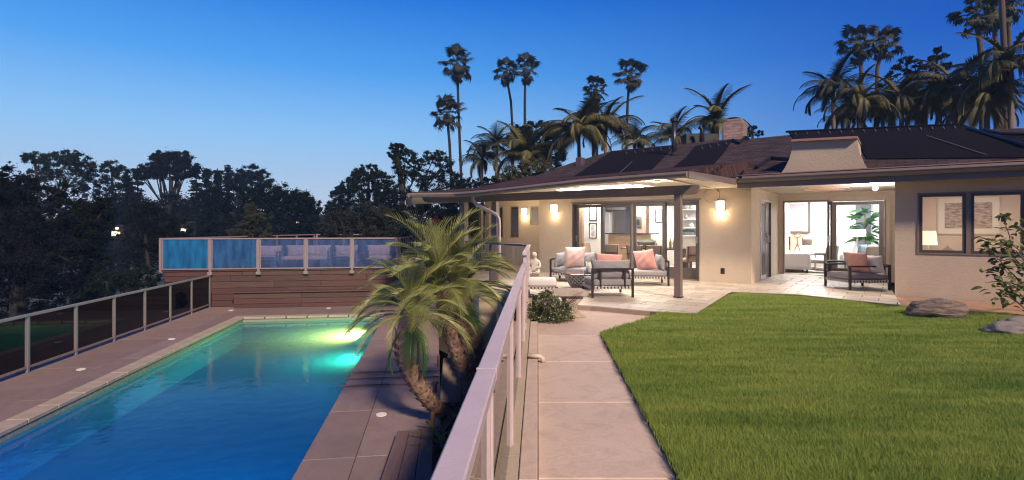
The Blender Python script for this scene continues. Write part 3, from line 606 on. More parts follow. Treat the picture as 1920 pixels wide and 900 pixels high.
# ================================================================ ROOF
M_shin = mat('shingle', (.085, .066, .070), .9, var=.85, vs=9, bump=1.0, bs=22, stretch=(.35, 1.6, 4), col2=(.055, .04, .05), spec=.15, courses=(.33, .16))
M_gut = mat('gutter_paint', (.185, .15, .14), .45, var=.2, vs=3)
RS = .30
def R1z(s, t): return 2.62 + RS * (t + 1.17)
nrm = HN * (-RS) + Vector((0, 0, 1)); r0 = H(0, -1.17, 2.62)
def onroof(px, py, lift=0.0):
    d = Vector(((px - CX) / F, 1, -(py - HY) / F)); o = Vector((0, 0, CZ)); u = (r0 + Vector((0, 0, lift)) - o).dot(nrm) / d.dot(nrm); return o + d * u
def hl(p): q = toH(p); return Vector((q.x, q.y, q.z))
def sheet(b, pts, th=.05):
    n = len(pts); vs = [p - Vector((0, 0, th)) for p in pts] + list(pts)
    b.add(vs, [tuple(range(n))[::-1], tuple(range(n, 2 * n))] + [(i, (i + 1) % n, (i + 1) % n + n, i + n) for i in range(n)]); return b
ridge = [hl(onroof(*p)) for p in ((1146, 283), (1267, 271), (1370, 260.5), (1398, 261), (1480, 253), (1500, 251), (1808, 239), (1830, 243), (1930, 240))]
low = [Vector((9.6, -1.17, 2.62)), Vector((-.07, -1.17, 2.62)), Vector((-.07, .55, R1z(0, .55))), hl(onroof(1073, 333))]
for v in low: v.z = R1z(v.x, v.y)
roof = ob('roof', None, house)
b = MB(); front = ridge + low; sheet(b, front, .06)
bk = [Vector((v.x + (0 if v.x > -4 else .5), v.y + 5, v.z - 1.7)) for v in ridge]
for i in range(len(ridge) - 1): b.add([ridge[i], ridge[i + 1], bk[i + 1], bk[i]], [(0, 1, 2, 3)])
b.build('main_slope', M_shin, roof)
# left hip slope
hip = [hl(onroof(1146, 283)), hl(onroof(1073, 305)), hl(onroof(1000, 331))]; far = [bk[0], Vector((hip[2].x + .5, hip[2].y + 2.5, hip[2].z - .5))]
sheet(MB(), [ridge[0], hip[1], hip[2], low[3]], .05).build('hip_slope', M_shin, roof)
MB().add([ridge[0], bk[0], far[1], hip[2], hip[1]], [(0, 1, 2, 3, 4)]).build('rear_slope', M_shin, roof)
# patio roof: gutter line A..B..C
A_ = toH(P(1290, 322, 10.23)); A_.z = 2.50
def gpt(px, Yk, z): p = Vector(((px - CX) / F * Yk, Yk, z)); return toH(p)
gA = Vector((-.243, -4.2, 2.49)); gM = Vector((-2.43, -4.2, 2.46)); gN = Vector((-5.17, -4.2, 2.33)); gB = Vector((-6.21, -4.2, 2.305)); gC = toH(Vector((-2.585, 13.8, 2.30))); gC2 = toH(Vector((-3.75, 19.8, 2.30)))
gD = Vector((-.07, -1.17, 2.60))
up = [Vector((-.07, .55, 3.13)), low[3].copy(), hip[2].copy(), Vector((-8.2, 1.6, 2.95)), Vector((-9.2, 3.0, 2.9))]; up[1].z -= .02; up[2].z -= .02
lowg = [gA, gM, gN, gB, gC, gC2]
b = MB()
pr = [gD + Vector((0, 0, .01)), up[0], up[1], up[2], up[3]]
tri = [(gA, gD, up[0]), (gA, up[0], gM), (gM, up[0], up[1]), (gM, up[1], gN), (gN, up[1], up[2]), (gN, up[2], gB), (gB, up[2], up[3]), (gB, up[3], gC), (gC, up[3], up[4]), (gC, up[4], gC2)]
for t3 in tri:
    e = Vector((0, 0, .045)); b.add([v + e for v in t3] + [v + Vector((0, 0, -.0)) for v in t3], [(0, 1, 2), (5, 4, 3), (0, 3, 4, 1), (1, 4, 5, 2), (2, 5, 3, 0)])
b.build('patio_roof', mat('red_shingle', (.085, .05, .052), .9, courses=(.33, .16), spec=.15, var=.6, vs=8, bump=.8, bs=20), roof)
b = MB()
Wp = [Vector((-.07, 0, 2.48)), Vector((-2.43, 0, 2.48)), Vector((-5.17, 0, 2.48)), Vector((-6.4, 0, 2.48)), Vector((-6.4, LW, 2.48)), Vector((-10.5, LW, 2.48))]
dz = Vector((0, 0, .03))
for t3 in ((gA, gD, Wp[0]), (gA, Wp[0], Wp[1]), (gA, Wp[1], gM), (gM, Wp[1], Wp[2]), (gM, Wp[2], gN), (gN, Wp[2], Wp[3]), (gN, Wp[3], gB), (gB, Wp[3], Wp[4]), (gB, Wp[4], gC), (gC, Wp[4], Wp[5]), (gC, Wp[5], gC2)): b.add([v - dz for v in t3], [(0, 1, 2)])
def ceilz(s, t):
    gz = float(np.interp(-s, [.24, 2.43, 5.17, 6.21, 9], [2.49, 2.46, 2.33, 2.305, 2.30])); u = min(1, max(0, (t + 4.2) / 4.2)); return gz + (2.48 - gz) * u - .03
b.build('patio_ceiling', M_soffit, roof)
# gutters and fascia
def gutter(a, c, h=.13, w=.12, name='gutter'):
    d = (c - a); d.z = 0; nn = Vector((d.y, -d.x, 0)).normalized(); 
    if nn.y > 0: nn = -nn
    pr_ = [(0, 0), (.10, .0), (.125, -.035), (.13, -.05), (.115, -.06), (.10, -.10), (.05, -h), (0, -h)]
    b = MB(); vs = [q + nn * u + Vector((0, 0, v + .02)) for q in (a, c) for u, v in pr_]; n = len(pr_)
    b.add(vs, [tuple(range(n)), tuple(range(n, 2 * n))[::-1]] + [(i, i + n, (i + 1) % n + n, (i + 1) % n) for i in range(n)]); return b.build(name, M_gut, roof)
for a, c in ((gA, gM), (gM, gN), (gN, gB), (gB, gC), (gC, gC2)): gutter(a, c, .12)
gutter(Vector((-.07, -1.17, 2.60)), Vector((9.6, -1.17, 2.60)), .14)
MB().bar(gA + Vector((0, 0, -.04)), Vector((-.07, -1.30, 2.50)), .04, .14).build('fascia', M_gut, roof)
MB().box(-.07, 9.6, -1.15, -1.10, 2.36, 2.49).build('fascia', M_trim, roof)
MB().box(-.07, -.03, -1.10, -.02, 2.36, 2.58).build('fascia', M_trim, roof)
# drip flashing above gutters (pinkish)
MB().bar(Vector((-.07, -1.10, 2.655)), Vector((9.6, -1.10, 2.655)), .14, .02).build('flashing', mat('flashing', (.30, .16, .15), .6), roof)
# pergola beam and posts
BT = -3.6
bz0, bz1 = 2.10, 2.29
bL = toH(Vector((-1.30, 14.38, 0))); bE = toH(Vector((-2.42, 14.42, 0)))
perg = thing('pergola', 'taupe timber patio cover frame of beams and square posts in front of the house', 'patio cover', HC, HROT)
def beam(a, c, curl=False):
    d = (c - a); L_ = d.length; d.normalize(); x = d
    pts = [(0, bz0), (L_, bz0), (L_, bz1), (0, bz1)]
    if curl: pts = [(0, bz0), (L_ - .16, bz0), (L_ - .07, bz0 + .02), (L_ - .02, bz0 + .07), (L_, bz0 + .14), (L_, bz1), (0, bz1)]
    nn = Vector((-d.y, d.x, 0)) * .05; vs = []
    for sg in (-1, 1):
        for u, z in pts: q = a + d * u + nn * sg; vs.append((q.x, q.y, z))
    n = len(pts); return MB().add(vs, [tuple(range(n))[::-1], tuple(range(n, 2 * n))] + [(i, (i + 1) % n, (i + 1) % n + n, i + n) for i in range(n)]).build('beam', M_trim, perg, bevel=.004)
p1 = Vector((-.635, BT, 0)); bl = Vector((bL.x, bL.y, 0))
beam(bl, Vector((-.20, BT, 0)), True); beam(Vector((bL.x, bL.y, 0)), Vector((bE.x, bE.y, 0)), True)
def post(s, t, w=.15): MB().box(s - w / 2, s + w / 2, t - w / 2, t + w / 2, 0, bz0).build('post', M_trim, perg, bevel=.004); MB().box(s - w * .6, s + w * .6, t - w * .6, t + w * .6, 0.001, .02).build('post_base', M_black, perg)
def postpx(px, Yk, w): q = toH(Vector(((px - CX) / F * Yk, Yk, 0))); post(q.x, q.y, w)
post(-.635, BT, .135); postpx(929, 13.95, .15); postpx(870, 14.45, .17); postpx(916, 17.6, .13); postpx(902, 19.4, .12)
for s in (-5.9, -4.75, -3.3, -2.0, -.9): 
    MB().bar(Vector((s, -4.1, ceilz(s, -4.1) - .012)), Vector((s, -.02, ceilz(s, -.02) - .012)), .07, .02).build('batten', M_soffit, perg)
# downspout
b = MB(); ds = [(886, 366, 13.6), (886, 375, 13.6), (893, 383, 13.7), (915, 394, 13.75), (930, 402, 13.8), (935, 410, 13.82), (936, 425, 13.82)]
pts = [toH(P(*q)) for q in ds]; pts.append(Vector((pts[-1].x, pts[-1].y, .05))); b.tube(pts, .045, 8); b.build('downspout', mat('downspout_paint', (.42, .35, .34), .45), roof, smooth=True)
# lit ceiling panels under the patio cover
M_lit = emat('lit_panel', (1, .95, .92), 9.0)
cl = thing('patio_ceiling_light', 'long bright white light panel under the patio cover', 'ceiling light', HC, HROT)
def under(px, py, t): s = sT(px, t); p = H(s, t); return Vector((s, t, CZ - (py - HY) / F * p.y))
b = MB(); q4 = [Vector((x, y, ceilz(x, y) - .012)) for x, y in ((-4.1, -2.7), (-1.95, -2.7), (-1.95, -1.3), (-4.1, -1.3))]; b.add(q4, [(0, 1, 2, 3)]); b.add([v + Vector((0, 0, .008)) for v in q4], [(3, 2, 1, 0)]); b.build('diffuser', M_lit, cl)
lamp('AREA', (-3.4, -2.9, 2.33), 110, (1, .86, .70), 2.4, (0, 0, 0), .5, parent=cl)
for s_, t_2, e_ in ((-1.2, -3.3, 30), (-6.6, -1.6, 38), (-7.6, .6, 34)):  # the one by the right post is an added lamp, kept hidden
    q = thing('recessed_light', 'small recessed downlight in the patio ceiling %s' % {-1.2: 'added out of view near the right patio post', -6.6: 'above the white ottoman', -7.6: 'outside the small window'}[s_], 'ceiling light', H(s_, t_2, ceilz(s_, t_2) - .034), HROT)
    MB().tube([(0, 0, 0), (0, 0, .03)], .07, 16).build('trim_ring', M_white, q); MB().tube([(0, 0, -.004), (0, 0, .01)], .05, 16).build('lens', M_lit, q); lamp('POINT', (0, 0, -.08), e_, (1, .78, .52), .06, parent=q)
# recess globe light
gp = toH(P(1641, 350, 12.6)); q = thing('globe_light', 'bare bright white bulb on the ceiling of the recessed porch', 'ceiling light', H(gp.x, gp.y, ZC - .13), 0)
MB().lathe([(.001, -.06), (.035, -.05), (.055, -.02), (.055, .01), (.03, .05), (.02, .085)], 16).build('bulb', emat('bulb', (1, .97, .97), 30), q, smooth=True); lamp('POINT', (0, 0, -.09), 130, (1, .86, .78), .07, parent=q)
# solar heating mats
M_mat = mat('solar_mat', (.010, .008, .013), .9, spec=.12, var=.4, vs=2, bump=.6, bs=60, stretch=(.3, 6, 1))
def roofmat(pts, label, lift=.03, m=M_mat, nm='solar_mat'):
    pp = [hl(onroof(x, y, lift)) for x, y in pts]; o = sheet(MB(), pp, .02).build(nm, m, None, HC, HROT); return tag(o, label, 'solar mat')
roofmat([(1146, 284), (1266, 272), (1217, 322), (1168, 326), (1072, 333)], 'black solar heating mat left of the tall flue', )
roofmat([(1304, 273), (1373, 261.5), (1360, 282), (1333, 313), (1252, 321), (1285, 296)], 'black solar heating mat on the roof between the flue and the brick chimney')
roofmat([(1312, 317), (1397, 310), (1391, 332), (1330, 326)], 'small folded black mat low on the roof just above the gutter corner')
roofmat([(1477, 247), (1808, 233.5), (1822, 240), (1870, 262), (1935, 288), (1935, 294), (1626, 297), (1606, 262), (1492, 263)], 'large black solar heating mat on the right half of the roof')
roofmat([(1885, 256), (1935, 247), (1935, 262), (1905, 266)], 'small blue-black mat at the far right edge of the roof')
# pale hold-down straps along the top of the mats
stp = MB()
for (xa, ya, xb, yb, k) in ((1480, 248, 1800, 235, 15), (1165, 285, 1262, 274, 6), (1308, 276, 1368, 264, 4)):
    for i in range(k):
        u = (i + .5) / k; x = xa + (xb - xa) * u; y = ya + (yb - ya) * u; stp.bar(hl(onroof(x, y, .056)), hl(onroof(x + 3, y + 5, .056)), .016, .006)
for (xa, ya, xb, yb) in ((1738, 254, 1850, 290), (1160, 326, 1185, 303)): stp.bar(hl(onroof(xa, ya, .056)), hl(onroof(xb, yb, .056)), .02, .006)
tag(stp.build('mat_straps', mat('strap_white', (.12, .11, .13), .6), None, HC, HROT), 'thin pale straps holding the black mats to the roof', 'straps')
# darker bands / valley pipes on roof
def roofpipe(pts, r, label, lift=.05, m=M_black):
    b = MB(); b.tube([hl(onroof(x, y, lift)) for x, y in pts], r, 6); return tag(b.build('solar_pipe', m, None, HC, HROT), label, 'pipe')
roofpipe([(1418, 314), (1444, 296), (1482, 298)], .05, 'black pipe bent over the shingles left of the stucco roof box')
roofpipe([(1374, 262), (1385, 268), (1397, 257), (1403, 260)], .05, 'black pipe crossing the ridge beside the brick chimney')
roofpipe([(1815, 240), (1860, 254), (1935, 276)], .045, 'black pipe running down the roof at the right of the large mat')
roofpipe([(1840, 243), (1880, 251), (1935, 252)], .04, 'thin black pipe along the ridge at the far right')
roofpipe([(1474, 247), (1640, 240), (1808, 233)], .035, 'black header pipe along the top of the large solar mat')
# stucco roof box (curved sides)
sb = thing('stucco_parapet', 'flared beige stucco parapet box standing on the roof above the recessed porch', 'roof parapet', HC, HROT)
ol = [(1463, 327), (1472, 314), (1480, 298), (1485, 280), (1486, 266), (1607, 260), (1609, 275), (1612, 288), (1619, 304), (1630, 320)]
op = [under(x, y, -.95) for x, y in ol]; n = len(op); vs = op + [v + Vector((0, 1.1 if 3 <= i <= 6 else .5, 0)) for i, v in enumerate(op)]
MB().add(vs, [tuple(range(n)), tuple(range(n, 2 * n))[::-1]] + [(i, i + n, (i + 1) % n + n, (i + 1) % n) for i in range(n)]).build('stucco_body', M_stucco, sb)
b = MB(); a, c = under(1485, 266, -.97), under(1608.5, 260, -.97); b.bar(a + Vector((0, .5, .02)), c + Vector((0, .5, .02)), 1.2, .05); b.build('cap', mat('cap_tile', (.34, .20, .18), .8), sb)
# brick chimney
ch = thing('brick_chimney', 'painted brick chimney standing behind the roof ridge', 'chimney', HC, HROT)
cb = toH(P(1379, 262, 19.6)); cb.z = 0; w_, d_ = .70, .60; zt = CZ + .197 * 19.6; zb0 = 4.0
M_br = [mat('painted_brick_%s' % n, c, .85, bump=.4, bs=30) for n, c in (('rose', (.44, .29, .25)), ('pale', (.49, .34, .29)), ('dim', (.37, .24, .21)))]
MB().box(cb.x - w_ / 2 + .01, cb.x + w_ / 2 - .01, cb.y - d_ / 2 + .01, cb.y + d_ / 2 - .01, zb0, zt - .02).build('mortar_core', mat('mortar', (.25, .18, .16), .9), ch)
ph = .098; k = 0; z = zb0 + .4
while z + ph < zt + .01:
    off = (k % 2) * .1; x = -w_ / 2 - off + 0
    if z > 4.35:
        while x < w_ / 2 - .02:
            x0, x1 = max(x, -w_ / 2), min(x + .2, w_ / 2)
            if x1 - x0 > .04: MB().box(cb.x + x0 + .004, cb.x + x1 - .004, cb.y - d_ / 2, cb.y - d_ / 2 + .06, z + .004, z + ph - .004).build('brick', R.choice(M_br), ch)
            x += .2
        y = -d_ / 2 + .06
        while y < d_ / 2 - .02:
            y1 = min(y + .2, d_ / 2); MB().box(cb.x - w_ / 2, cb.x - w_ / 2 + .06, cb.y + y + .004, cb.y + y1 - .004, z + .004, z + ph - .004).build('brick', R.choice(M_br), ch); y += .2
    z += ph; k += 1
b = MB(); b.box(cb.x - w_ / 2 + .1, cb.x + w_ / 2 - .1, cb.y - d_ / 2 + .1, cb.y + d_ / 2 - .1, zt - .01, zt + .07); b.build('cap', M_br[2], ch, bevel=.02)
# flues, vents
t = thing('flue_pipe', 'tall dark metal flue pipe with a cap rising from the roof', 'flue pipe', onroof(1264, 290), 0); fb = t.location.copy(); zt_ = CZ + (HY - 222) / F * fb.y - fb.z
MB().tube([(0, 0, -.2), (0, 0, zt_ - .1)], .075, 12).build('pipe', mat('dark_steel', (.08, .07, .075), .35, metal=.7), t, smooth=True); MB().tube([(0, 0, zt_ - .1), (0, 0, zt_)], .12, 12).build('cap', M_black, t); MB().lathe([(.16, -.02), (.1, .08)], 12).build('flashing', M_black, t)
q = P(1316, 262, 20.2); t = thing('vent_pipe', 'short dark hooked vent pipe beside the black roof boxes', 'vent pipe', (q.x, q.y, 0)); zt_ = CZ + (HY - 240) / F * q.y
MB().tube([(0, 0, 4.2), (0, 0, zt_ - .1), (-.03, 0, zt_), (-.12, 0, zt_ + .02)], .07, 10).build('pipe', M_black, t, smooth=True)
for x0, x1, lab in ((1286, 1312, 'black box unit on the roof left of the hooked vent pipe'), (1320, 1348, 'black box unit on the roof right of the hooked vent pipe')):
    a = P(x0, 250, 20.6); c = P(x1, 250, 20.6); zt_ = a.z; o = MB().box(a.x, c.x, a.y, a.y + .6, 4.2, zt_).build('roof_unit', mat('unit_black', (.02, .022, .03), .5), bevel=.02); tag(o, lab, 'roof unit')
q = onroof(1088, 309); t = MB().box(-.12, .12, -.12, .12, -.1, .25).build('roof_vent', mat('vent_metal', (.10, .07, .08), .6), None, q, HROT, bevel=.01); tag(t, 'small square metal vent at the left end of the roof', 'roof vent')

# ================================================================ SCONCES, OUTLET, MEDALLION
def sconce(s, t, z, label, e=9):
    e *= 1.25
    q = thing('wall_sconce', label, 'wall light', H(s, t, z), HROT, 'wall sconces on the stucco house')
    b = MB(); b.box(-.095, .095, -.02, 0, -.14, .14); b.build('back_plate', M_frame, q)
    b = MB(); b.box(-.115, .115, -.13, -.02, .115, .13); b.box(-.115, .115, -.13, -.02, -.135, -.125); b.box(-.115, -.105, -.13, -.12, -.125, .115); b.box(.105, .115, -.13, -.12, -.125, .115); b.build('cage', MATS['nickel'], q)
    MB().box(-.095, .095, -.118, -.022, -.122, .112).build('shade', emat('sconce_glass', (1, .84, .62), 3.2), q)
    lamp('POINT', (0, -.10, -.22), e, (1, .70, .40), .05, parent=q); lamp('POINT', (0, -.22, .05), e * .35, (1, .72, .45), .08, parent=q)
sconce(-.735, 0, 2.0, 'glowing wall sconce between the glass doors and the porch recess', 9)
sconce(-5.79, 0, 2.02, 'glowing wall sconce left of the four panel glass doors', 7)
sconce(sT(985, LW), LW, 2.02, 'glowing wall sconce beside the small window in the set back wall', 6)
s, z = hp(1355, 508, 0); o = MB().box(-.05, .05, -.012, 0, -.075, .075).build('outlet_cover', M_black, None, H(s, 0, z), HROT, bevel=.004); tag(o, 'small black outlet cover low on the stucco wall below the sconce', 'outlet')
s, z = hp(1335, 366, 0); b = MB(); b.lathe([(.20, .0), (.21, .008), (.17, .018), (.10, .008), (.0, .018)], 32); o = b.build('wall_medallion', M_stucco, None, H(s, -.001, z), Euler((math.radians(90), 0, HROT)), smooth=True); tag(o, 'faint round plaster medallion on the wall above and left of the sconce', 'medallion')
# ================================================================ FURNITURE
def cushion_mesh(name, w, d, h, m, r=.045, puff=.012, seed=0):
    """box cushion with rounded edges and a little puff; centred in x,y, bottom at z 0"""
    bm = bmesh.new(); bmesh.ops.create_grid(bm, x_segments=10, y_segments=10, size=.5); top = list(bm.verts)
    me = bpy.data.meshes.new(name); V = []; Fc = []; nx, ny, nz = 12, 12, 5; bm.free()
    bm = bmesh.new(); bmesh.ops.create_cube(bm, size=1); bmesh.ops.subdivide_edges(bm, edges=bm.edges, cuts=9, use_grid_fill=True)
    rg = random.Random(seed); ph = rg.uniform(0, 6)
    for v in bm.verts:
        p = Vector((v.co.x * w, v.co.y * d, v.co.z * h)); q = Vector((max(-w / 2 + r, min(w / 2 - r, p.x)), max(-d / 2 + r, min(d / 2 - r, p.y)), max(-h / 2 + r, min(h / 2 - r, p.z))))
        dv = p - q; 
        if dv.length > 1e-6: p = q + dv.normalized() * min(r, max(abs(dv.x), abs(dv.y), abs(dv.z)))
        f = (1 - (2 * v.co.x) ** 4) * (1 - (2 * v.co.y) ** 4); p.z += (puff * f + .004 * math.sin(p.x * 14 + ph) * math.sin(p.y * 11)) * (1 if v.co.z > 0 else -.3) ; p.z += h / 2; v.co = p
    bm.to_mesh(me); bm.free(); me.materials.append(m); me.polygons.foreach_set('use_smooth', [True] * len(me.polygons)); return me
def pillow_mesh(name, w, h, t, m, seed=0):
    """throw pillow standing in the xz plane, bottom edge at z 0, pointed corners"""
    n = 16; V = []; rg = random.Random(seed); a, b_ = rg.uniform(0, 6), rg.uniform(0, 6)
    for sd_ in (-1, 1):
        for j in range(n + 1):
            for i in range(n + 1):
                u = i / n * 2 - 1; v = j / n * 2 - 1
                e = (1 - u * u) ** .55 * (1 - v * v) ** .55 if abs(u) < 1 and abs(v) < 1 else 0
                pin = 1 - .07 * (1 - abs(u * v)) * (abs(u) ** 6 + abs(v) ** 6)
                wr = .012 * math.sin(u * 7 + a + v * 3) * math.sin(v * 6 + b_) * e
                V.append((u * w / 2 * (1 - .06 * (1 - v * v) * abs(u) ** 3), sd_ * (t / 2 * e + wr), h / 2 + v * h / 2 * (1 - .06 * (1 - u * u) * abs(v) ** 3)))
    N2 = (n + 1) ** 2; Fc = []
    for j in range(n):
        for i in range(n):
            q = (j * (n + 1) + i, j * (n + 1) + i + 1, (j + 1) * (n + 1) + i + 1, (j + 1) * (n + 1) + i); Fc.append(q); Fc.append(tuple(x + N2 for x in q[::-1]))
    me = bpy.data.meshes.new(name); me.from_pydata(V, [], Fc); bm = bmesh.new(); bm.from_mesh(me); bmesh.ops.remove_doubles(bm, verts=bm.verts, dist=.0008); bmesh.ops.recalc_face_normals(bm, faces=bm.faces); bm.to_mesh(me); bm.free()
    me.materials.append(m); me.polygons.foreach_set('use_smooth', [True] * len(me.polygons)); return me
def facing(dx, dy): return math.atan2(dy, dx) - math.pi / 2     # local +y looks along (dx,dy)
def lounge(name, label, cat, loc, rz, w=.86, d=.95, back=True, arms=False, seat_z=.22, legh=None, ch=.14, btop=.62, cm=M_grey, group=None, backslats=True, backcush=True):
    """local: seat centre at origin, looks toward +y, back at -y"""
    t = thing(name, label, cat, loc, rz, group); T = .045
    for x in (-1, 1):
        for y in (-1, 1):
            zt = (btop - .04 if (y < 0 and back) or arms else seat_z - .0)
            if arms and y > 0: zt = .52
            if arms and y < 0: zt = .52 if not back else max(btop - .04, .52)
            MB().box(x * (w / 2 - T / 2) - T / 2, x * (w / 2 - T / 2) + T / 2, y * (d / 2 - T / 2) - T / 2, y * (d / 2 - T / 2) + T / 2, 0, zt).build('leg', M_black, t, bevel=.003)
    b = MB(); zz0, zz1 = seat_z - .03, seat_z
    b.box(-w / 2 + T, w / 2 - T, -d / 2 + .003, -d / 2 + T - .003, zz0 - .01, zz1); b.box(-w / 2 + T, w / 2 - T, d / 2 - T + .003, d / 2 - .003, zz0 - .01, zz1); b.box(-w / 2 + .003, -w / 2 + T - .003, -d / 2 + T, d / 2 - T, zz0 - .01, zz1); b.box(w / 2 - T + .003, w / 2 - .003, -d / 2 + T, d / 2 - T, zz0 - .01, zz1); b.build('seat_frame', M_black, t)
    b = MB(); nx = int(w / .075); 
    for i in range(nx):
        x = -w / 2 + T + (i + .5) * (w - 2 * T) / nx
        b.box(x - .02, x + .02, -d / 2 - .004, -d / 2 + T + .001, zz0 - .025, zz1 + .006); b.box(x - .02, x + .02, d / 2 - T - .001, d / 2 + .004, zz0 - .025, zz1 + .006); b.box(x - .02, x + .02, -d / 2 + T + .001, d / 2 - T - .001, zz1 + .001, zz1 + .006)
    ny = int(d / .075)
    for i in range(ny):
        y = -d / 2 + T + (i + .5) * (d - 2 * T) / ny; b.box(-w / 2 - .004, -w / 2 + T + .001, y - .02, y + .02, zz0 - .025, zz1 + .0075); b.box(w / 2 - T - .001, w / 2 + .004, y - .02, y + .02, zz0 - .025, zz1 + .0075)
    b.build('webbing', M_web, t)
    ob('seat_cushion', cushion_mesh('seat_cushion', w - .05 if not arms else w - 2 * T - .02, d - .03, ch, cm, seed=len(label)), t, (0, .0, seat_z + .009))
    if back:
        b = MB(); b.box(-w / 2, w / 2, -d / 2, -d / 2 + T, btop - .04, btop)
        if backslats:
            for x in (-w / 2 + .19, w / 2 - .19): b.box(x - .02, x + .02, -d / 2 + .008, -d / 2 + .035, zz1, btop - .04)
        b.build('back_frame', M_black, t, bevel=.003)
        if backcush: ob('back_cushion', pillow_mesh('back_cushion', w - .04, .40, .20, cm, seed=len(label) + 3), t, (0, -d / 2 + T + .085, seat_z + ch + .0), (math.radians(-8), 0, 0))
    if arms:
        for x in (-1, 1): MB().box(x * (w / 2 - T / 2) - T / 2 - .004, x * (w / 2 - T / 2) + T / 2 + .004, -d / 2 - .002, d / 2 + .002, .52, .56).build('arm', M_black, t, bevel=.003)
        if not back: MB().box(-w / 2 + T, w / 2 - T, -d / 2, -d / 2 + T, .52, .56).build('back_rail', M_black, t)
    return t
M_pink = mat('pink_fabric', (.55, .25, .22), .95, var=.8, vs=60, col2=(.66, .40, .35), bump=.2, bs=150)
M_ppink = mat('pale_pink_fabric', (.52, .36, .34), .95, var=.8, vs=60, col2=(.66, .46, .42), bump=.2, bs=150)
M_blush = mat('blush_fabric', (.66, .36, .27), .95, var=.3, vs=8, bump=.2, bs=150)
M_wf = mat('white_fabric', (.70, .66, .66), .95, bump=.2, bs=140, var=.1, vs=8)
def pillow(label, loc, rz, w, h, t, m, tilt=12, roll=0, seed=0):
    o = ob('throw_pillow', pillow_mesh('throw_pillow', w, h, t, m, seed), None, loc, Euler((math.radians(tilt), math.radians(roll), rz), 'XYZ')); return tag(o, label, 'pillow')
Z0 = .001
# front chair, its back to the camera
g = G(1149, 558); c1 = lounge('patio_chair', 'black framed patio chair with grey cushions, its back to the camera by the glass table', 'chair', (2.02, 11.34, Z0), facing(-.10, 1), w=.89, d=.88, btop=.60)
pillow('pink patterned pillow peeking over the back of the front patio chair', (2.06, 11.42, .50), facing(-.10, 1), .60, .37, .15, M_pink, -6, 4, 4)
# right chaise: back on the right, looks left along the wall
c2 = lounge('patio_chaise', 'grey cushioned patio chaise right of the glass table, backrest at its right end', 'chaise', Vector((3.30, 13.46, Z0)), facing(-1, .08), w=.84, d=1.15, btop=.62, backslats=False)
q = c2.location
pillow('coral pink patterned pillow leaning on the grey cushion of the right chaise', (q.x + .06, q.y - .22, .37), facing(-.62, -.78), .54, .52, .17, M_pink, -12, 8, 8)
# left chaise: back at left
c3 = lounge('patio_chaise', 'grey patio chaise on the left by the stucco wall with a square pale pink pillow', 'chaise', (1.66, 14.6, Z0), facing(1, .05) , w=.92, d=1.20, btop=.60, backslats=False)
c3.location = (1.72, 14.35, Z0); c3.rotation_euler = (0, 0, facing(.93, -.36))
pillow('large square pale pink pillow standing on the left chaise', (1.64, 14.05, .37), facing(.25, -1), .56, .56, .17, M_ppink, -8, 0, 2)
pillow('grey pillow behind the pale pink one on the left chaise', (2.02, 14.35, .37), facing(.3, -1), .46, .40, .15, M_grey, -8, 0, 5)
# ottoman
ot = lounge('ottoman', 'white cushioned ottoman with black legs and woven sides, left of the glass table', 'ottoman', (.62, 11.15, Z0), facing(.05, 1), w=.66, d=.66, back=False, cm=mat('offwhite_fabric', (.66, .62, .62), .95, bump=.2, bs=140))
# glass topped table on a woven drum base
tb = thing('glass_table', 'low round glass topped table on a pierced stone drum base', 'table', (1.62, 12.55, Z0))
b = MB(); prof = [(.20, 0), (.27, .06), (.33, .16), (.38, .27), (.40, .33)]; 
for k in range(22):
    for sg in (-1, 1):
        pts = []
        for i in range(7):
            u = i / 6; r_ = .19 + .20 * u ** .7; an = 2 * math.pi * (k / 22 + sg * u * .16); pts.append((r_ * math.cos(an), r_ * math.sin(an), .005 + u * .33))
        b.tube(pts, .011, 5)
b.build('lattice_base', mat('stone_lattice', (.46, .42, .38), .8), tb); MB().lathe([(.165, .004), (.35, .335), (.345, .335), (.16, .004)], 28).build('inner_drum', mat('drum_dark', (.22, .20, .18), .9), tb)
MB().lathe([(.47, .345), (.48, .35), (.48, .36), (.47, .365)], 40).build('glass_top', glass('table_glass', (.70, .76, .74), 1.4, base=.06), tb, smooth=False)
pt = thing('planter_pot', 'white cylindrical planter with green moss on the glass table', 'planter', (1.86, 12.5, .367))
MB().lathe([(.115, 0), (.125, .02), (.13, .27), (.115, .27), (.11, .24), (.0, .24)], 28).build('pot', mat('pot_white', (.60, .56, .55), .6), pt, smooth=True)
def blobmesh(name, c, rad, m, n=2, amp=.2, sq=(1, 1, 1), seed=0, smooth=True, fr=3):
    bm = bmesh.new(); bmesh.ops.create_icosphere(bm, subdivisions=n, radius=1)
    for v in bm.verts:
        k = 1 + amp * noise.noise(v.co * fr + Vector((seed, 3.1 * seed, 0))); v.co = Vector((v.co.x * sq[0], v.co.y * sq[1], v.co.z * sq[2])) * rad * k + Vector(c)
    me = bpy.data.meshes.new(name); bm.to_mesh(me); bm.free(); me.materials.append(m); me.polygons.foreach_set('use_smooth', [smooth] * len(me.polygons)); return me
M_moss = mat('moss', (.10, .17, .03), .95, var=.8, vs=30, bump=1, bs=60)
ob('moss', blobmesh('moss', (0, 0, .255), .12, M_moss, 4, .35, (1, 1, .38), 3, fr=5), pt)
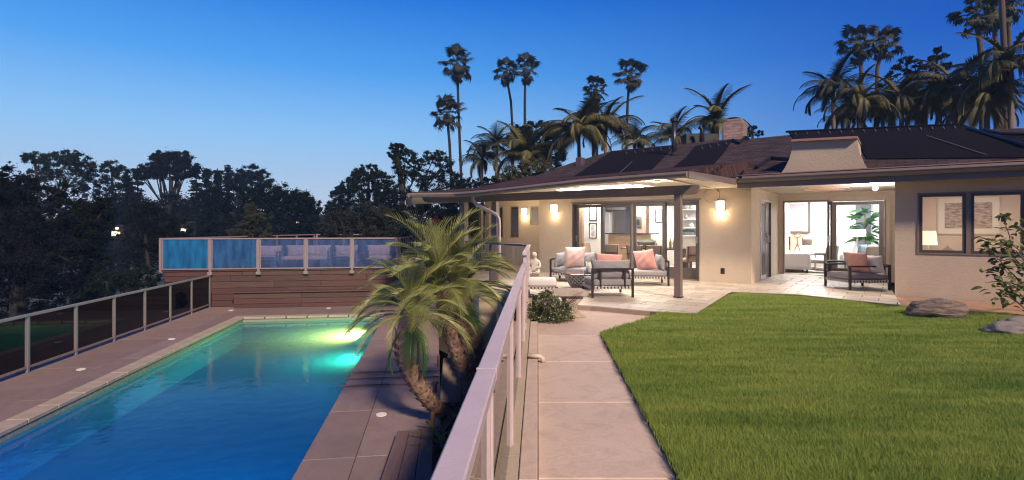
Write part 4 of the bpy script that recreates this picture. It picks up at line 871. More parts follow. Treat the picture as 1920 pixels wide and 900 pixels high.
# recess armchair
ac = lounge('patio_armchair', 'wide black framed patio armchair piled with cushions in front of the porch doors', 'armchair', (7.62, 12.38, Z0), facing(-.93, -.05), w=.92, d=.98, back=True, arms=True, btop=.58, backslats=True, backcush=False)
ac.location = G(1612, 541) + Vector((0.0, .12, Z0))
q = ac.location
pillow('grey white cushion nearest the armrest of the porch armchair', (q.x + .20, q.y - .30, .37), facing(-1, -.6), .50, .42, .19, M_lgrey, -14, 4, 11)
pillow('blush pink pillow leaning in the porch armchair', (q.x + .02, q.y - .12, .37), facing(-1, -.5), .50, .52, .14, M_blush, -22, 0, 12)
pillow('white cushion along the back of the porch armchair', (q.x + .33, q.y + .02, .37), facing(-1, -.1), .48, .42, .18, M_wf, -12, 0, 13)
pillow('pale pink pillow behind the blush one in the porch armchair', (q.x + .16, q.y + .24, .37), facing(-1, -.3), .48, .50, .14, M_ppink, -20, 0, 14)
st = thing('side_table', 'low black metal side table behind the porch armchair', 'side table', tuple(G(1592, 524) + Vector((0, .3, Z0))), HROT)
b = MB(); b.box(-.35, .35, -.25, .25, .46, .50); b.build('top', M_black, st)
for x in (-.32, .32):
    for y in (-.22, .22): MB().box(x - .02, x + .02, y - .02, y + .02, 0, .46).build('leg', M_black, st)
# sofas on the raised deck, seen through its glass
k = 0
for (x, lab, w) in ((-.35, 'armless outdoor chair with pale cushions behind the glass of the raised deck, leftmost', .95), (.95, 'wide outdoor sofa with pale cushions behind the middle pane of the raised deck', 1.7), (2.35, 'outdoor chair with pale cushions behind the fourth pane of the raised deck', .9), (3.55, 'outdoor chair at the right end of the raised deck behind the glass', .95)):
    c = lounge('deck_sofa', lab, 'outdoor sofa', PL(x, 3.5 + .3 * (k % 2), .013), PROT + (0 if k < 3 else .2) + math.pi, w=w, d=.9, btop=.66, arms=True, cm=mat('cream_fabric', (.66, .58, .54), .9)); k += 1
# statue
sx_, sy_ = .60, 15.2
def skin(name, verts, edges, radii, m, parent=None, loc=None, rot=None, sub=1):
    me = bpy.data.meshes.new(name); me.from_pydata(verts, edges, []); o = ob(name, me, parent, loc, rot); s = o.modifiers.new('s', 'SKIN'); me.skin_vertices[0].data[0].use_root = True
    for i, r_ in enumerate(radii): me.skin_vertices[0].data[i].radius = (r_, r_) if not isinstance(r_, tuple) else r_
    s.use_smooth_shade = True; u = o.modifiers.new('u', 'SUBSURF'); u.levels = sub; u.render_levels = sub; me.materials.append(m); return o
M_stone = mat('cast_stone', (.50, .42, .35), .9, var=.7, vs=10, bump=.6, bs=40, col2=(.34, .28, .23))
stt = thing('garden_statue', 'small pale stone seated garden figure beside the stucco wall', 'statue', (.60, 14.4, Z0), math.radians(170))
skin('figure', [(0, 0, .26), (0, 0, .38), (0, .0, .52), (0, 0, .60), (0, .01, .68), (0, .01, .75), (-.12, 0, .50), (-.17, .06, .38), (-.08, .14, .32), (.12, 0, .50), (.17, .06, .38), (.08, .14, .32), (-.12, .10, .24), (-.16, .22, .22), (.02, .24, .21), (.12, .10, .24), (.16, .22, .22), (-.02, .20, .20)],
     [(0, 1), (1, 2), (2, 3), (3, 4), (4, 5), (2, 6), (6, 7), (7, 8), (2, 9), (9, 10), (10, 11), (0, 12), (12, 13), (13, 14), (0, 15), (15, 16), (16, 17)], [.12, .11, .10, .045, .075, .06, .05, .04, .03, .05, .04, .03, .07, .06, .03, .07, .06, .03], M_stone, stt, sub=2)
b = MB(); b.lathe([(.26, 0), (.27, .05), (.23, .08), (.22, .17)], 24); b.build('plinth', M_stone, stt)
MB().lathe([(.001, .60), (.05, .615), (.075, .66), (.078, .70), (.06, .745), (.03, .765), (.001, .77)], 16, (0, .015, 0)).build('head', M_stone, stt, smooth=True)
# concrete bench with scrolled leg
bn = thing('concrete_bench', 'curved cast stone garden bench with carved leg beside the flowering bush', 'bench', (1.02, 9.15, ZP + .001), math.radians(8))
pts = []
for i in range(13): an = math.radians(200 - i * 11); pts.append((.0 + .95 * math.cos(an) + .72, .62 * math.sin(an) - .28))
outer = [(p[0], p[1]) for p in pts]
prf = [(-.42, -.26), (.17, -.30), (.23, -.26), (.23, .20), (.17, .26), (-.42, .24)]
MB().prism(prf, .36, .45).build('seat_slab', M_stone, bn, bevel=.015, seg=2)
leg = []
for i in range(13):
    u = i / 12; xo = .10 + .075 * math.cos(u * math.pi * 2.0) * (1 - .3 * u) + .03 * (u < .1); leg.append((xo, u * .36))
lp = [(x_, z_) for x_, z_ in leg] + [(-.16 , .36), (-.12, .18), (-.16, 0)]
n = len(lp); vs = [(x_, y_, z_) for y_ in (-.22, -.10) for x_, z_ in lp]
MB().add(vs, [tuple(range(n)), tuple(range(n, 2 * n))[::-1]] + [(i, i + n, (i + 1) % n + n, (i + 1) % n) for i in range(n)]).build('scroll_leg', M_stone, bn, bevel=.006)
b = MB(); 
for kx in range(3):
    b.tube([(-.10 + .03 * math.cos(a_) * (kx + 1) + .06, -.228, .18 + .045 * math.sin(a_) * (kx + 1)) for a_ in [j * math.pi / 8 for j in range(16)]], .008, 5)
b.build('leg_carving', M_stone, bn)
MB().add([(x_, y_ + .26, z_) for x_, y_, z_ in vs], [tuple(range(n)), tuple(range(n, 2 * n))[::-1]] + [(i, i + n, (i + 1) % n + n, (i + 1) % n) for i in range(n)]).build('scroll_leg', M_stone, bn, bevel=.006)
# boulders
M_rock = mat('boulder', (.28, .22, .18), .85, var=1, vs=4.5, bump=2.0, bs=9, col2=(.05, .035, .035), stretch=(.8, 1, 5))
M_rock2 = mat('boulder_grey', (.25, .22, .21), .85, var=.7, vs=5, bump=1, bs=9, col2=(.16, .14, .14))
def rock(label, px0, px1, ptop, pbase, m, seed, z=-.03, sq=1):
    g = G((px0 + px1) / 2, pbase, z); w = (px1 - px0) / F * g.y / 2; h = (pbase - ptop) / F * g.y
    o = ob('boulder', blobmesh('boulder', (0, 0, 0), 1, m, 4, .34, (w, w * .6, h * .62), seed, True, 1.3), None, g + Vector((0, .15, h * .30)), (0, 0, -.15)); return tag(o, label, 'boulder')
rock('long brown streaked boulder on the lawn below the bedroom window', 1719, 1818, 560, 596, M_rock, 4)
rock('smooth grey boulder at the right edge of the lawn', 1872, 1960, 606, 628, M_rock2, 9)
rock('smaller grey stone lying on top behind the smooth boulder at the right edge', 1896, 1975, 595, 616, M_rock2, 14, z=.02)

# ================================================================ LOWER DECK ITEMS
pf = thing('wooden_platform', 'three plank wooden platform on the pool deck beside the retaining wall', 'platform', (0, 0, ZD + .002))
a0, a1 = G(745, 808, ZD + .12), G(813, 805, ZD + .12); c0, c1 = G(713, 900, ZD + .12), G(810, 900, ZD + .12)
c0 = a0 + (c0 - a0) * 1.5; c1 = a1 + (c1 - a1) * 1.5
for i in range(3):
    u0, u1 = i / 3 + .005, (i + 1) / 3 - .005; MB().prism([tuple((a0.lerp(a1, u0)))[:2], tuple(a0.lerp(a1, u1))[:2], tuple(c0.lerp(c1, u1))[:2], tuple(c0.lerp(c1, u0))[:2]], 0, .12).build('plank', mat('platform_wood', (.20, .125, .115), .75, var=.7, vs=4, bump=.3, bs=14, stretch=(5, .5, 1), col2=(.13, .08, .08)), pf, bevel=.005)
for i, (x0, y0, x1, y1) in enumerate(((651, 699, 823, 695), (645, 710, 823, 706), (636, 724, 823, 717))):
    a, c = G(x0, y0, ZD + .02), G(x1, y1, ZD + .02)
    d = (c - a); ptsx = [a + d * u + Vector((0, R.uniform(-.02, .02), .0)) for u in (0, .25, .5, .75, 1)]
    o = MB().tube(ptsx, .013, 6).build('bamboo_pole', mat('bamboo', (.20, .12, .08), .6), None); tag(o, ['thin pole lying across the pool deck, farthest of three', 'thin pole lying across the pool deck, middle of three', 'thin pole lying across the pool deck, nearest of three'][i], 'pole', 'thin poles across the deck')
for (px, py, lab) in ((816, 736, 'short wooden stake at the deck edge by the thin poles'), (822, 688, 'short wooden stake behind the thin poles'), (811, 804, 'reddish stake at the corner of the wooden platform')):
    g = G(px, py, ZD); tag(MB().tube([(0, 0, 0), (0, 0, .22)], .028, 10).build('wooden_stake', mat('stake_wood', (.24, .12, .06), .8), None, g), lab, 'stake')
# leaning concrete slab and stucco pier behind palm
g = G(845, 757, ZD); sl = MB().box(-.165, .165, -.05, .05, 0, .72).build('stone_slab', mat('old_concrete', (.28, .22, .17), .9, var=.8, vs=5, bump=.6, bs=20), None, (g.x, g.y - .0, ZD - .0), Euler((math.radians(-38), 0, 0)), bevel=.01); tag(sl, 'weathered concrete slab leaning behind the curved palm trunk', 'slab')
g = G(914, 700, ZD); yq = 8.6; a = P(897, 560, yq); c = P(932, 560, yq); tag(MB().box(a.x, c.x, yq, yq + .3, -1.4, a.z).build('stucco_pier', M_stucco, bevel=.01), 'beige stucco pier behind the palm next to the handrail', 'pier')

# ================================================================ INTERIORS
ih = lambda s, t, z=0: H(s, t, z)
def hbox(name, label, cat, px0, py0, px1, py1, t, dep, m, bevel=0, z=None, grp=None):
    s0, z1 = hp(px0, py0, t); s1, z0 = hp(px1, py1, t)
    if z is not None: z0 = z
    o = MB().box(s0, s1, t, t + dep, z0, z1).build(name, m, None, HC, HROT, bevel=bevel); return tag(o, label, cat, grp) if label else o
def picture(label, px0, py0, px1, py1, t, mf, mart, bw=.03, mount=.05, cat='picture'):
    q = thing('framed_picture', label, cat, HC, HROT); s0, z1 = hp(px0, py0, t); s1, z0 = hp(px1, py1, t)
    b = MB(); b.box(s0, s1, t - .03, t, z0, z0 + bw); b.box(s0, s1, t - .03, t, z1 - bw, z1); b.box(s0, s0 + bw, t - .03, t, z0 + bw, z1 - bw); b.box(s1 - bw, s1, t - .03, t, z0 + bw, z1 - bw); b.build('frame', mf, q)
    MB().box(s0 + bw, s1 - bw, t - .012, t - .002, z0 + bw, z1 - bw).build('mount', mat('mount_white', (.8, .78, .75), .8), q)
    MB().box(s0 + bw + mount, s1 - bw - mount, t - .016, t - .0125, z0 + bw + mount, z1 - bw - mount).build('print', mart, q); return q
M_art1 = mat('ink_print', (.75, .70, .66), .9, var=1, vs=7, col2=(.16, .13, .14)); M_art2 = mat('pink_print', (.72, .60, .60), .9, var=1, vs=5, col2=(.30, .18, .22))
# dining room: partition with pictures
tP = 3.4; sA = sT(1095, tP); sB = sT(1126, tP)
wallbox(sA, sB, tP, tP + .15, 0, ZC, M_wall, 'partition')
picture('upper of two black framed prints on the white wall behind the left glass door', 1105, 386, 1119, 414, tP - .005, M_black, M_art2)
picture('lower of two black framed prints on the white wall behind the left glass door', 1105, 418, 1119, 447, tP - .005, M_black, M_art1)
hbox('door_post', 'wooden panelled door jamb seen behind the left glass door', 'door jamb', 1086, 380, 1092, 505, 3.0, .12, mat('oak', (.42, .27, .16), .6, var=.5, vs=5), z=0)
# kitchen
M_steel = mat('stainless', (.42, .41, .42), .28, metal=.9, var=.2, vs=2)
hbox('refrigerator', 'stainless steel refrigerator at the left of the kitchen', 'refrigerator', 1131, 398, 1143, 470, 6.6, .7, mat('fridge_white', (.58, .56, .56), .35), .01, z=0)
hbox('range_hood', 'broad stainless range hood above the kitchen counter', 'range hood', 1144, 394, 1171, 436, 6.8, .6, M_steel, .01)
hbox('kitchen_cabinet', 'grey upper kitchen cabinet above the steel hood', 'cabinet', 1130, 378, 1172, 393, 6.7, .7, mat('cab_grey', (.30, .28, .27), .5))
isl = thing('kitchen_island', 'tan kitchen island with dark countertop', 'kitchen island', HC, HROT); s0, z1 = hp(1136, 437, 4.9); s1, _ = hp(1205, 437, 4.9)
MB().box(s0 + .1, s1, 4.9, 5.7, 0, z1 - .04).build('cabinet', mat('tan_panel', (.50, .33, .21), .6), isl); MB().box(s0 - .05, s1 + .3, 4.8, 5.8, z1 - .04, z1).build('countertop', mat('dark_counter', (.05, .045, .045), .25), isl)
# brown wall with oven
sc_, _ = hp(1189, 400, 6.2); sd2, _ = hp(1211, 400, 6.2); cabw = mat('brown_cabinet', (.36, .25, .18), .6)
tag(MB().box(sc_, sd2, 6.2, 6.8, 0, ZC).build('tall_cabinet', cabw, None, HC, HROT), 'tall brown cabinet with a built-in oven', 'cabinet')
q = thing('wall_oven', 'steel built-in oven in the tall brown cabinet', 'oven', HC, HROT); s0, z1 = hp(1192, 406, 6.17); s1, z0 = hp(1202, 425, 6.17); MB().box(s0, s1, 6.15, 6.195, z0, z1).build('body', M_steel, q); MB().box(s0 + .06, s1 - .06, 6.14, 6.149, z0 + .06, z1 - .12).build('window', M_black, q)
wallbox(sd2 + .01, -.36, 6.5, 6.6, 0, ZC, M_wall, 'partition')
picture('black framed print on the white dining room wall', 1229, 393, 1243, 417, 6.49, M_black, M_art1, .03, .12)
# shelves
q = thing('wall_shelves', 'white built-in display shelves at the right of the dining room', 'shelves', HC, HROT)
sa, _ = hp(1279, 400, 5.2); sb_, _ = hp(1302, 400, 5.2)
for py in (392, 410, 426, 441): _, z = hp(1290, py, 5.2); MB().box(sa - .1, sb_ + .2, 5.2, 5.55, z - .04, z).build('shelf', M_white, q)
MB().box(sa - .1, sb_ + .2, 5.56, 5.6, 0, ZC - .02).build('back_panel', mat('shelf_back', (.66, .63, .61), .8), q)
s, z = hp(1288, 441, 5.25); q = thing('shelf_planter', 'grey trough of green moss on the white shelves', 'planter', H(s, 5.32, z + .001), HROT); MB().prism([(-.26, -.07), (.26, -.07), (.26, .07), (-.26, .07)], 0, .13).build('trough', mat('slate', (.16, .18, .20), .6), q, bevel=.01); ob('moss', blobmesh('moss', (0, 0, .14), .25, M_moss, 3, .4, (1, .3, .25), 8), q)
for px, py in ((1284, 392), (1296, 392), (1286, 410), (1297, 426)):
    s, z = hp(px, py, 5.3); tag(MB().lathe([(.05, 0), (.08, .04), (.07, .10), (.03, .14), (.035, .17)], 14).build('shelf_vase', M_white if px % 2 else M_grey, None, H(s, 5.32, z + .002), smooth=True), {1284: 'small vase on the top shelf, left', 1296: 'small vase on the top shelf, right', 1286: 'small vase on the second white shelf', 1297: 'small vase on the third white shelf'}[px], 'vase')
# dining table and chairs
tt = 1.95; s0 = sT(1165, tt); s1 = sT(1300, tt)
q = thing('dining_table', 'long dark topped dining table behind the glass doors', 'dining table', HC, HROT); MB().box(s0, s1, tt - .05, tt + .95, .72, .76).build('tabletop', mat('dark_table', (.07, .055, .05), .3), q)
for x in (s0 + .35, s1 - .35): MB().box(x - .06, x + .06, tt + .2, tt + .7, 0, .72).build('leg', M_frame, q)
M_up = mat('taupe_upholstery', (.46, .35, .29), .9); M_leg = mat('walnut', (.17, .08, .045), .5)
def dchair(s, t, rz, label):
    q = thing('dining_chair', label, 'dining chair', H(s, t, .007), HROT + rz, 'dining chairs around the long table')
    ob('seat', cushion_mesh('seat', .50, .50, .10, M_up), q, (0, 0, .40))
    b = MB(); vs = []
    for i in range(7):
        u = i / 6 * 2 - 1; 
        for z, yo in ((.50, -.24), (.88, -.30)):
            for th in (0, .06): vs.append((u * (.25 + .0), yo + .06 * abs(u) ** 2 - th, z))
    fs = []
    for i in range(6):
        o_ = i * 4; fs += [(o_, o_ + 4, o_ + 6, o_ + 2), (o_ + 1, o_ + 3, o_ + 7, o_ + 5), (o_, o_ + 1, o_ + 5, o_ + 4), (o_ + 2, o_ + 6, o_ + 7, o_ + 3)]
    fs += [(0, 2, 3, 1), (24, 25, 27, 26)]; b.add(vs, fs); b.build('backrest', M_up, q, bevel=.01)
    for x in (-.21, .21):
        for y in (-.22, .2): MB().bar((x, y, 0), (x * .9, y * .85, .41), .035).build('leg', M_leg, q)
    b = MB(); b.bar((-.22, -.27, .41), (-.25, -.33, .86), .03); b.bar((.22, -.27, .41), (.25, -.33, .86), .03); b.bar((-.25, -.335, .60), (.25, -.335, .60), .03, .05); b.build('back_frame', M_leg, q); return q
dchair(sT(1150, 1.5), 1.5, .15, 'taupe dining chair seen from behind through the second glass panel')
dchair(sT(1197, 1.4), 1.4, 0, 'taupe dining chair seen from behind through the third glass panel')
dchair(sT(1232, 1.35), 1.35, 0, 'taupe dining chair seen from behind beside the bottles')
dchair(sT(1292, 1.6), 1.6, .9, 'pale dining chair turned sideways behind the right glass panel')
dchair(sT(1113, 2.3), 2.3, -1.5, 'dining chair at the left end of the table, seen from the side')
dchair(sT(1212, 3.3), 3.3, math.pi, 'dining chair on the far side of the table')
q = thing('moss_bowl', 'wide grey bowl of green moss on the dining table', 'bowl', H(sT(1212, tt + .4), tt + .4, .761)); MB().lathe([(.10, 0), (.24, .05), (.30, .17), (.31, .24), (.28, .24), (.001, .20)], 26).build('bowl', mat('bowl_grey', (.28, .26, .25), .7), q, smooth=True); ob('moss', blobmesh('moss', (0, 0, .22), .24, M_moss, 3, .35, (1, 1, .3), 5), q)
for px in (1257, 1263.5):
    s = sT(px, tt + .3); q = MB().lathe([(.036, 0), (.038, .02), (.038, .18), (.03, .21), (.014, .24), (.013, .31), (.001, .31)], 14).build('wine_bottle', mat('olive_glass', (.20, .18, .02), .15), None, H(s, tt + .3, .761), smooth=True); tag(q, 'left green wine bottle on the dining table' if px < 1260 else 'right green wine bottle on the dining table', 'bottle')
# living room
tL = 7.85
picture('large framed window view print in mauve tones on the living room wall', 1471, 374, 1519, 437, 7.2, M_frame, mat('mauve_print', (.62, .50, .55), .8, var=1, vs=1.2, col2=(.45, .33, .40)), .07, .10)
MB().box(sT(1466, 7.25), sT(1560, 7.25), 7.25, 7.4, 0, ZC).build('partition', M_wall, house)
q = hbox('dark_door', 'dark grey panelled door at the back right of the living room', 'door', 1604, 384, 1633, 470, 7.0, .06, mat('charcoal_door', (.13, .13, .14), .6), 0, z=0)
MB().box(sT(1558, 7.08), sT(1670, 7.08), 7.08, 7.2, 0, ZC).build('partition', M_wall, house)
def sofa(name, label, cat, loc, rz, w, d, m, sz=.42, bh=.78, legs=True, arm=.14, ah=.60):
    q = thing(name, label, cat, loc, rz); ob('seat', cushion_mesh('seat', w - 2 * arm, d - .2, .2, m), q, (0, .08, sz - .2)); ob('backrest', cushion_mesh('backrest', w, .22, bh - .14, m), q, (0, -d / 2 + .11, .14))
    for x in (-1, 1): ob('arm', cushion_mesh('arm', arm, d - .22, ah - .14, m), q, (x * (w / 2 - arm / 2), .1, .14))
    MB().box(-w / 2 + .03, w / 2 - .03, -d / 2 + .03, d / 2 - .03, .10, sz - .19).build('base', m, q)
    for x in (-1, 1):
        for y in (-1, 1): MB().box(x * (w / 2 - .1) - .03, x * (w / 2 - .1) + .03, y * (d / 2 - .1) - .03, y * (d / 2 - .1) + .03, 0, .12).build('leg', M_black, q)
    return q
M_sofa = mat('white_sofa', (.72, .71, .70), .95)
p = H(sT(1484, 5.3), 5.3, .006); sofa('sofa', 'white sofa in the bright living room left of the doorway', 'sofa', p, HROT - 1.35, 2.0, .95, M_sofa)
tt_ = 6.2; p = H(sT(1536, tt_), tt_, .006)
sofa('sofa', 'white loveseat at the back of the living room with patterned cushions', 'sofa', p, HROT + math.pi, 1.5, .9, M_sofa)
def frame_chair(label, s, t, rz):
    q = thing('lounge_chair', label, 'armchair', H(s, t, .007), rz); mm = mat('grey_leather', (.33, .29, .25), .6); fm = mat('chair_frame', (.20, .17, .15), .4)
    for x in (-.35, .35):
        b = MB(); b.box(x - .02, x + .02, -.36, .36, .01, .04); b.box(x - .02, x + .02, -.36, .36, .56, .60); b.box(x - .02, x + .02, -.36, -.32, .04, .56); b.box(x - .02, x + .02, .32, .36, .04, .56); b.build('side_frame', fm, q)
    ob('seat', cushion_mesh('seat', .64, .64, .12, mm), q, (0, 0, .30)); ob('backrest', cushion_mesh('backrest', .64, .10, .50, mm), q, (0, -.32, .36), (math.radians(10), 0, 0)); return q
frame_chair('grey lounge chair with metal sled frame seen through the open porch doorway', sT(1537, 4.9), 4.9, facing(-.6, 1.0))
frame_chair('grey lounge chair with open metal arms behind the fixed porch door pane', sT(1620, 5.1), 5.1, facing(-.2, 1.0))
q = thing('console_table', 'light wood console table under the mauve print', 'console table', HC, HROT); s0, z1 = hp(1480, 441, 7.0); s1, _ = hp(1530, 441, 7.0); MB().box(s0, s1, 6.75, 7.1, z1 - .05, z1).build('top', mat('light_oak', (.62, .42, .26), .6), q); MB().box(s0 + .05, (s0 + s1) / 2, 6.78, 7.05, .3, z1 - .05).build('drawers', MATS['light_oak'], q)
for x in (s0 + .05, s1 - .09): MB().box(x, x + .04, 6.78, 6.82, 0, z1 - .05).build('leg', MATS['light_oak'], q)
fg = skin('wood_figure', [(0, 0, .30), (0, 0, .45), (0, 0, .52), (-.12, 0, .60), (.12, 0, .60), (0, 0, .66), (-.07, 0, .15), (-.08, 0, 0), (.07, 0, .15), (.09, 0, 0)], [(0, 1), (1, 2), (2, 3), (2, 4), (3, 5), (4, 5), (0, 6), (6, 7), (0, 8), (8, 9)], [.03, .03, .025, .02, .02, .02, .022, .018, .022, .018], M_leg, None, H(sT(1495, 6.0), 6.0, .55), HROT); tag(fg, 'thin abstract wooden figure holding a ring, in front of the console', 'sculpture')
MB().box(-.3, .3, -.2, .2, 0, .545).build('pedestal', M_sofa, None, H(sT(1495, 6.0), 6.0, .003), HROT); tag(bpy.data.objects['pedestal'], 'white pedestal under the thin wooden figure', 'pedestal')
q = thing('table_lamp', 'white shaded lamp in front of the leafy plant in the living room', 'table lamp', H(sT(1607, 6.0), 6.0, .006)); s, z1 = hp(1607, 430, 6.0); _, z0 = hp(1607, 444, 6.0)
MB().lathe([(.26, z0), (.24, z1)], 24).build('shade', mat('lamp_shade', (.8, .79, .77), .8, emis=(1, .95, .88), es=.6), q); MB().lathe([(.12, .0), (.12, .02), (.03, .04), (.05, .4), (.02, z0)], 14).build('stem', M_white, q)
pl_ = thing('fig_tree', 'leafy green fiddle leaf fig plant in the living room corner', 'potted plant', H(sT(1622, 6.3), 6.3, .006))
b = MB(); b.lathe([(.20, 0), (.24, .4), (.22, .4), (.001, .36)], 18); b.build('pot', M_grey, pl_)
b = MB(); b.tube([(0, 0, .36), (.03, .02, .9), (-.02, 0, 1.5), (0, 0, 1.85)], .02, 6); b.build('trunk', M_leg, pl_)
def leafmesh(name, L_, w, m, nseg=4, droop=.3, cup=.15):
    V = []; Fc = []
    for i in range(nseg + 1):
        u = i / nseg; ww = w * math.sin(math.pi * min(.98, u * .9 + .06)) ** .7; z = -droop * L_ * u * u
        V += [(L_ * u, -ww / 2, z + cup * ww), (L_ * u, 0, z), (L_ * u, ww / 2, z + cup * ww)]
    for i in range(nseg):
        o_ = i * 3; Fc += [(o_, o_ + 3, o_ + 4, o_ + 1), (o_ + 1, o_ + 4, o_ + 5, o_ + 2)]
    me = bpy.data.meshes.new(name); me.from_pydata(V, [], Fc); me.materials.append(m); me.polygons.foreach_set('use_smooth', [True] * len(Fc)); return me
lm = leafmesh('leaf', .34, .22, mat('fig_leaf', (.045, .12, .022), .5, trans=.2))
for i in range(70): 
    z = R.uniform(.95, 1.95); an = R.uniform(0, 6.28); rr_ = R.uniform(0, .35) * (1 - abs(z - 1.4) * .5); ob('leaf', lm, pl_, (rr_ * math.cos(an), rr_ * math.sin(an), z), (R.uniform(-.5, .5), R.uniform(-.9, .4), an)).scale = (R.uniform(.7, 1.15),) * 3
pillow('blue grey cushion on the living room chairs behind the porch glass', H(sT(1614, 5.6), 5.6, .48), facing(.5, -1), .45, .42, .15, mat('blue_fabric', (.25, .30, .38), .9), -10, 0, 21)
pillow('white patterned cushion on the living room sofa behind the porch glass', H(sT(1632, 5.6), 5.6, .48), facing(.5, -1), .5, .42, .15, mat('patterned_fabric', (.75, .75, .76), .9, var=1, vs=12, col2=(.45, .46, .50)), -10, 0, 22)
sofa('sofa', 'white sofa behind the grey lounge chair in the right part of the living room', 'sofa', H(sT(1630, 5.95), 5.95, .006), HROT + math.pi, 1.6, .9, M_sofa)
# bedroom
tB = 2.895
q = picture('large framed textured print on the warm bedroom wall', 1757, 370, 1876, 440, tB, mat('pale_frame', (.72, .64, .58), .6), M_white, .03, .12)
pr_ = [k for k in kids(q) if k.name.startswith('print')][0]; M_br2 = mat('brush_print', (.66, .58, .53), .9, var=1, vs=3.2, col2=(.20, .12, .10), stretch=(2.6, 1, 9)); pr_.data.materials[0] = M_br2
tb_ = .8; _, z0 = hp(1737, 459, tb_); s, z1 = hp(1740, 433, tb_)
q = thing('bedside_lamp', 'glowing cream shaded lamp at the lower left of the bedroom window', 'table lamp', H(s, tb_, 0)); MB().lathe([(.17, z0), (.145, z1)], 24).build('shade', mat('cream_shade', (.85, .75, .62), .8, emis=(1, .74, .50), es=1.6), q); MB().lathe([(.10, .62), (.10, .65), (.02, .67), (.04, .8), (.015, z0 + .02)], 14).build('base', M_white, q)
tag(MB().box(-.3, .3, -.22, .22, 0, .62).build('nightstand', M_leg, None, H(s, tb_, .007), HROT), 'wooden nightstand under the bedside lamp', 'nightstand')
pillow('striped brown pillow beside the bedside lamp in the bedroom window', H(sT(1762, 1.0), 1.0, .52), HROT, .55, .50, .16, mat('stripe_fabric', (.42, .30, .24), .9, var=1, vs=6, stretch=(8, 1, .4), col2=(.24, .16, .13)), -12, 45, 31)
bd = thing('bed', 'bed with pale cover below the bedroom window', 'bed', H(4.2, 1.1, .007), HROT); ob('mattress', cushion_mesh('mattress', 2.0, 1.6, .3, M_wf), bd, (0, 0, .22)); MB().box(-1.0, 1.0, -.8, .8, 0, .21).build('bed_frame', M_leg, bd); MB().box(-1.1, -1.02, -.8, .8, .0, .9).build('headboard', M_leg, bd)
# room lights
def ceil_light(s, t, e, w, c, label, es=5, sy=None):
    q = thing('room_ceiling_light', label, 'ceiling light', H(s, t, ZC - .03), HROT); MB().box(-w / 2, w / 2, -.12, .12, 0, .025).build('diffuser', emat('room_diffuser', (*c,), es), q); lamp('AREA', (0, 0, -.02), e * 2.0, c, w, (0, 0, 0), sy or .8, parent=q)
ceil_light(-3.4, 1.4, 55, 1.2, (1, .88, .76), 'ceiling light above the dining table'); ceil_light(-2.2, 4.9, 80, 1.4, (1, .93, .87), 'ceiling light near the white shelves'); ceil_light(-5.6, 5.6, 75, 1.4, (1, .90, .80), 'ceiling light over the kitchen'); ceil_light(-6.2, 2.9, 35, .8, (1, .93, .87), 'ceiling light by the two framed prints')
ceil_light(.9, 5.6, 130, 1.6, (1, .97, .95), 'ceiling light in the left part of the living room', 8); ceil_light(3.4, 5.6, 60, 1.6, (.93, .97, 1), 'ceiling light in the right part of the living room', 8)
ceil_light(4.4, 1.2, 26, 1.0, (1, .76, .55), 'ceiling light in the bedroom', 4)
# ================================================================ VEGETATION
def leafcloud(cs, rads, per, size, asp=.5, flat=.8, seed=0):
    """cs (k,3) clump centres, rads (k,) clump radii; returns quads"""
    g = np.random.default_rng(seed); cs = np.asarray(cs); rads = np.asarray(rads); k = len(cs); idx = np.repeat(np.arange(k), per); n = len(idx)
    d = g.normal(size=(n, 3)); d /= np.linalg.norm(d, axis=1, keepdims=True); r = rads[idx] * np.abs(g.normal(0, .62, n))
    c = cs[idx] + d * r[:, None] * np.array([1, 1, flat])
    a = g.normal(size=(n, 3)); a[:, 2] *= .6; a /= np.linalg.norm(a, axis=1, keepdims=True); b = np.cross(a, g.normal(size=(n, 3))); b /= np.linalg.norm(b, axis=1, keepdims=True) + 1e-9
    s = size * g.uniform(.55, 1.3, n)[:, None]; a = a * s; b = b * s * asp
    V = np.stack([c - a * .5, c - b * .5, c + a * .5, c + b * .5], 1).reshape(-1, 3); return V
def cloudmesh(name, V, m):
    return npmesh(name, V, np.arange(len(V)).reshape(-1, 4), m)
def blobs_to_clumps(bl, frac, g, nper):
    cs = []; rr = []
    for c, r in bl:
        c = np.array(c); r = np.array(r); n = nper
        d = g.normal(size=(n, 3)); d /= np.linalg.norm(d, axis=1, keepdims=True); q = g.uniform(.35, 1, n) ** .6
        cs.append(c + d * r * q[:, None]); rr.append(np.full(n, np.min(r) * frac) * g.uniform(.7, 1.35, n))
    return np.concatenate(cs), np.concatenate(rr)
M_dark = mat('leaf_dark', (.015, .026, .018), .9, spec=.1, var=.5, vs=.5, col2=(.006, .012, .014), island=.3)  # lack of sun on the trees is put into these dark leaf colours
M_navy = mat('leaf_deep', (.007, .013, .018), .9, spec=.1, var=.5, vs=.3, col2=(.003, .008, .013), island=.3)  # blue of the distant hazy dusk painted into the leaf colour
M_brn = mat('leaf_brownish', (.013, .012, .010), .9, spec=.1, var=.7, vs=.5, col2=(.005, .009, .009), island=.5)
M_oliv = mat('leaf_olive', (.042, .050, .024), .8, var=.5, vs=.8, col2=(.025, .03, .016), island=.4)
M_bark = mat('bark_dark', (.016, .013, .012), .9, bump=.6, bs=12)
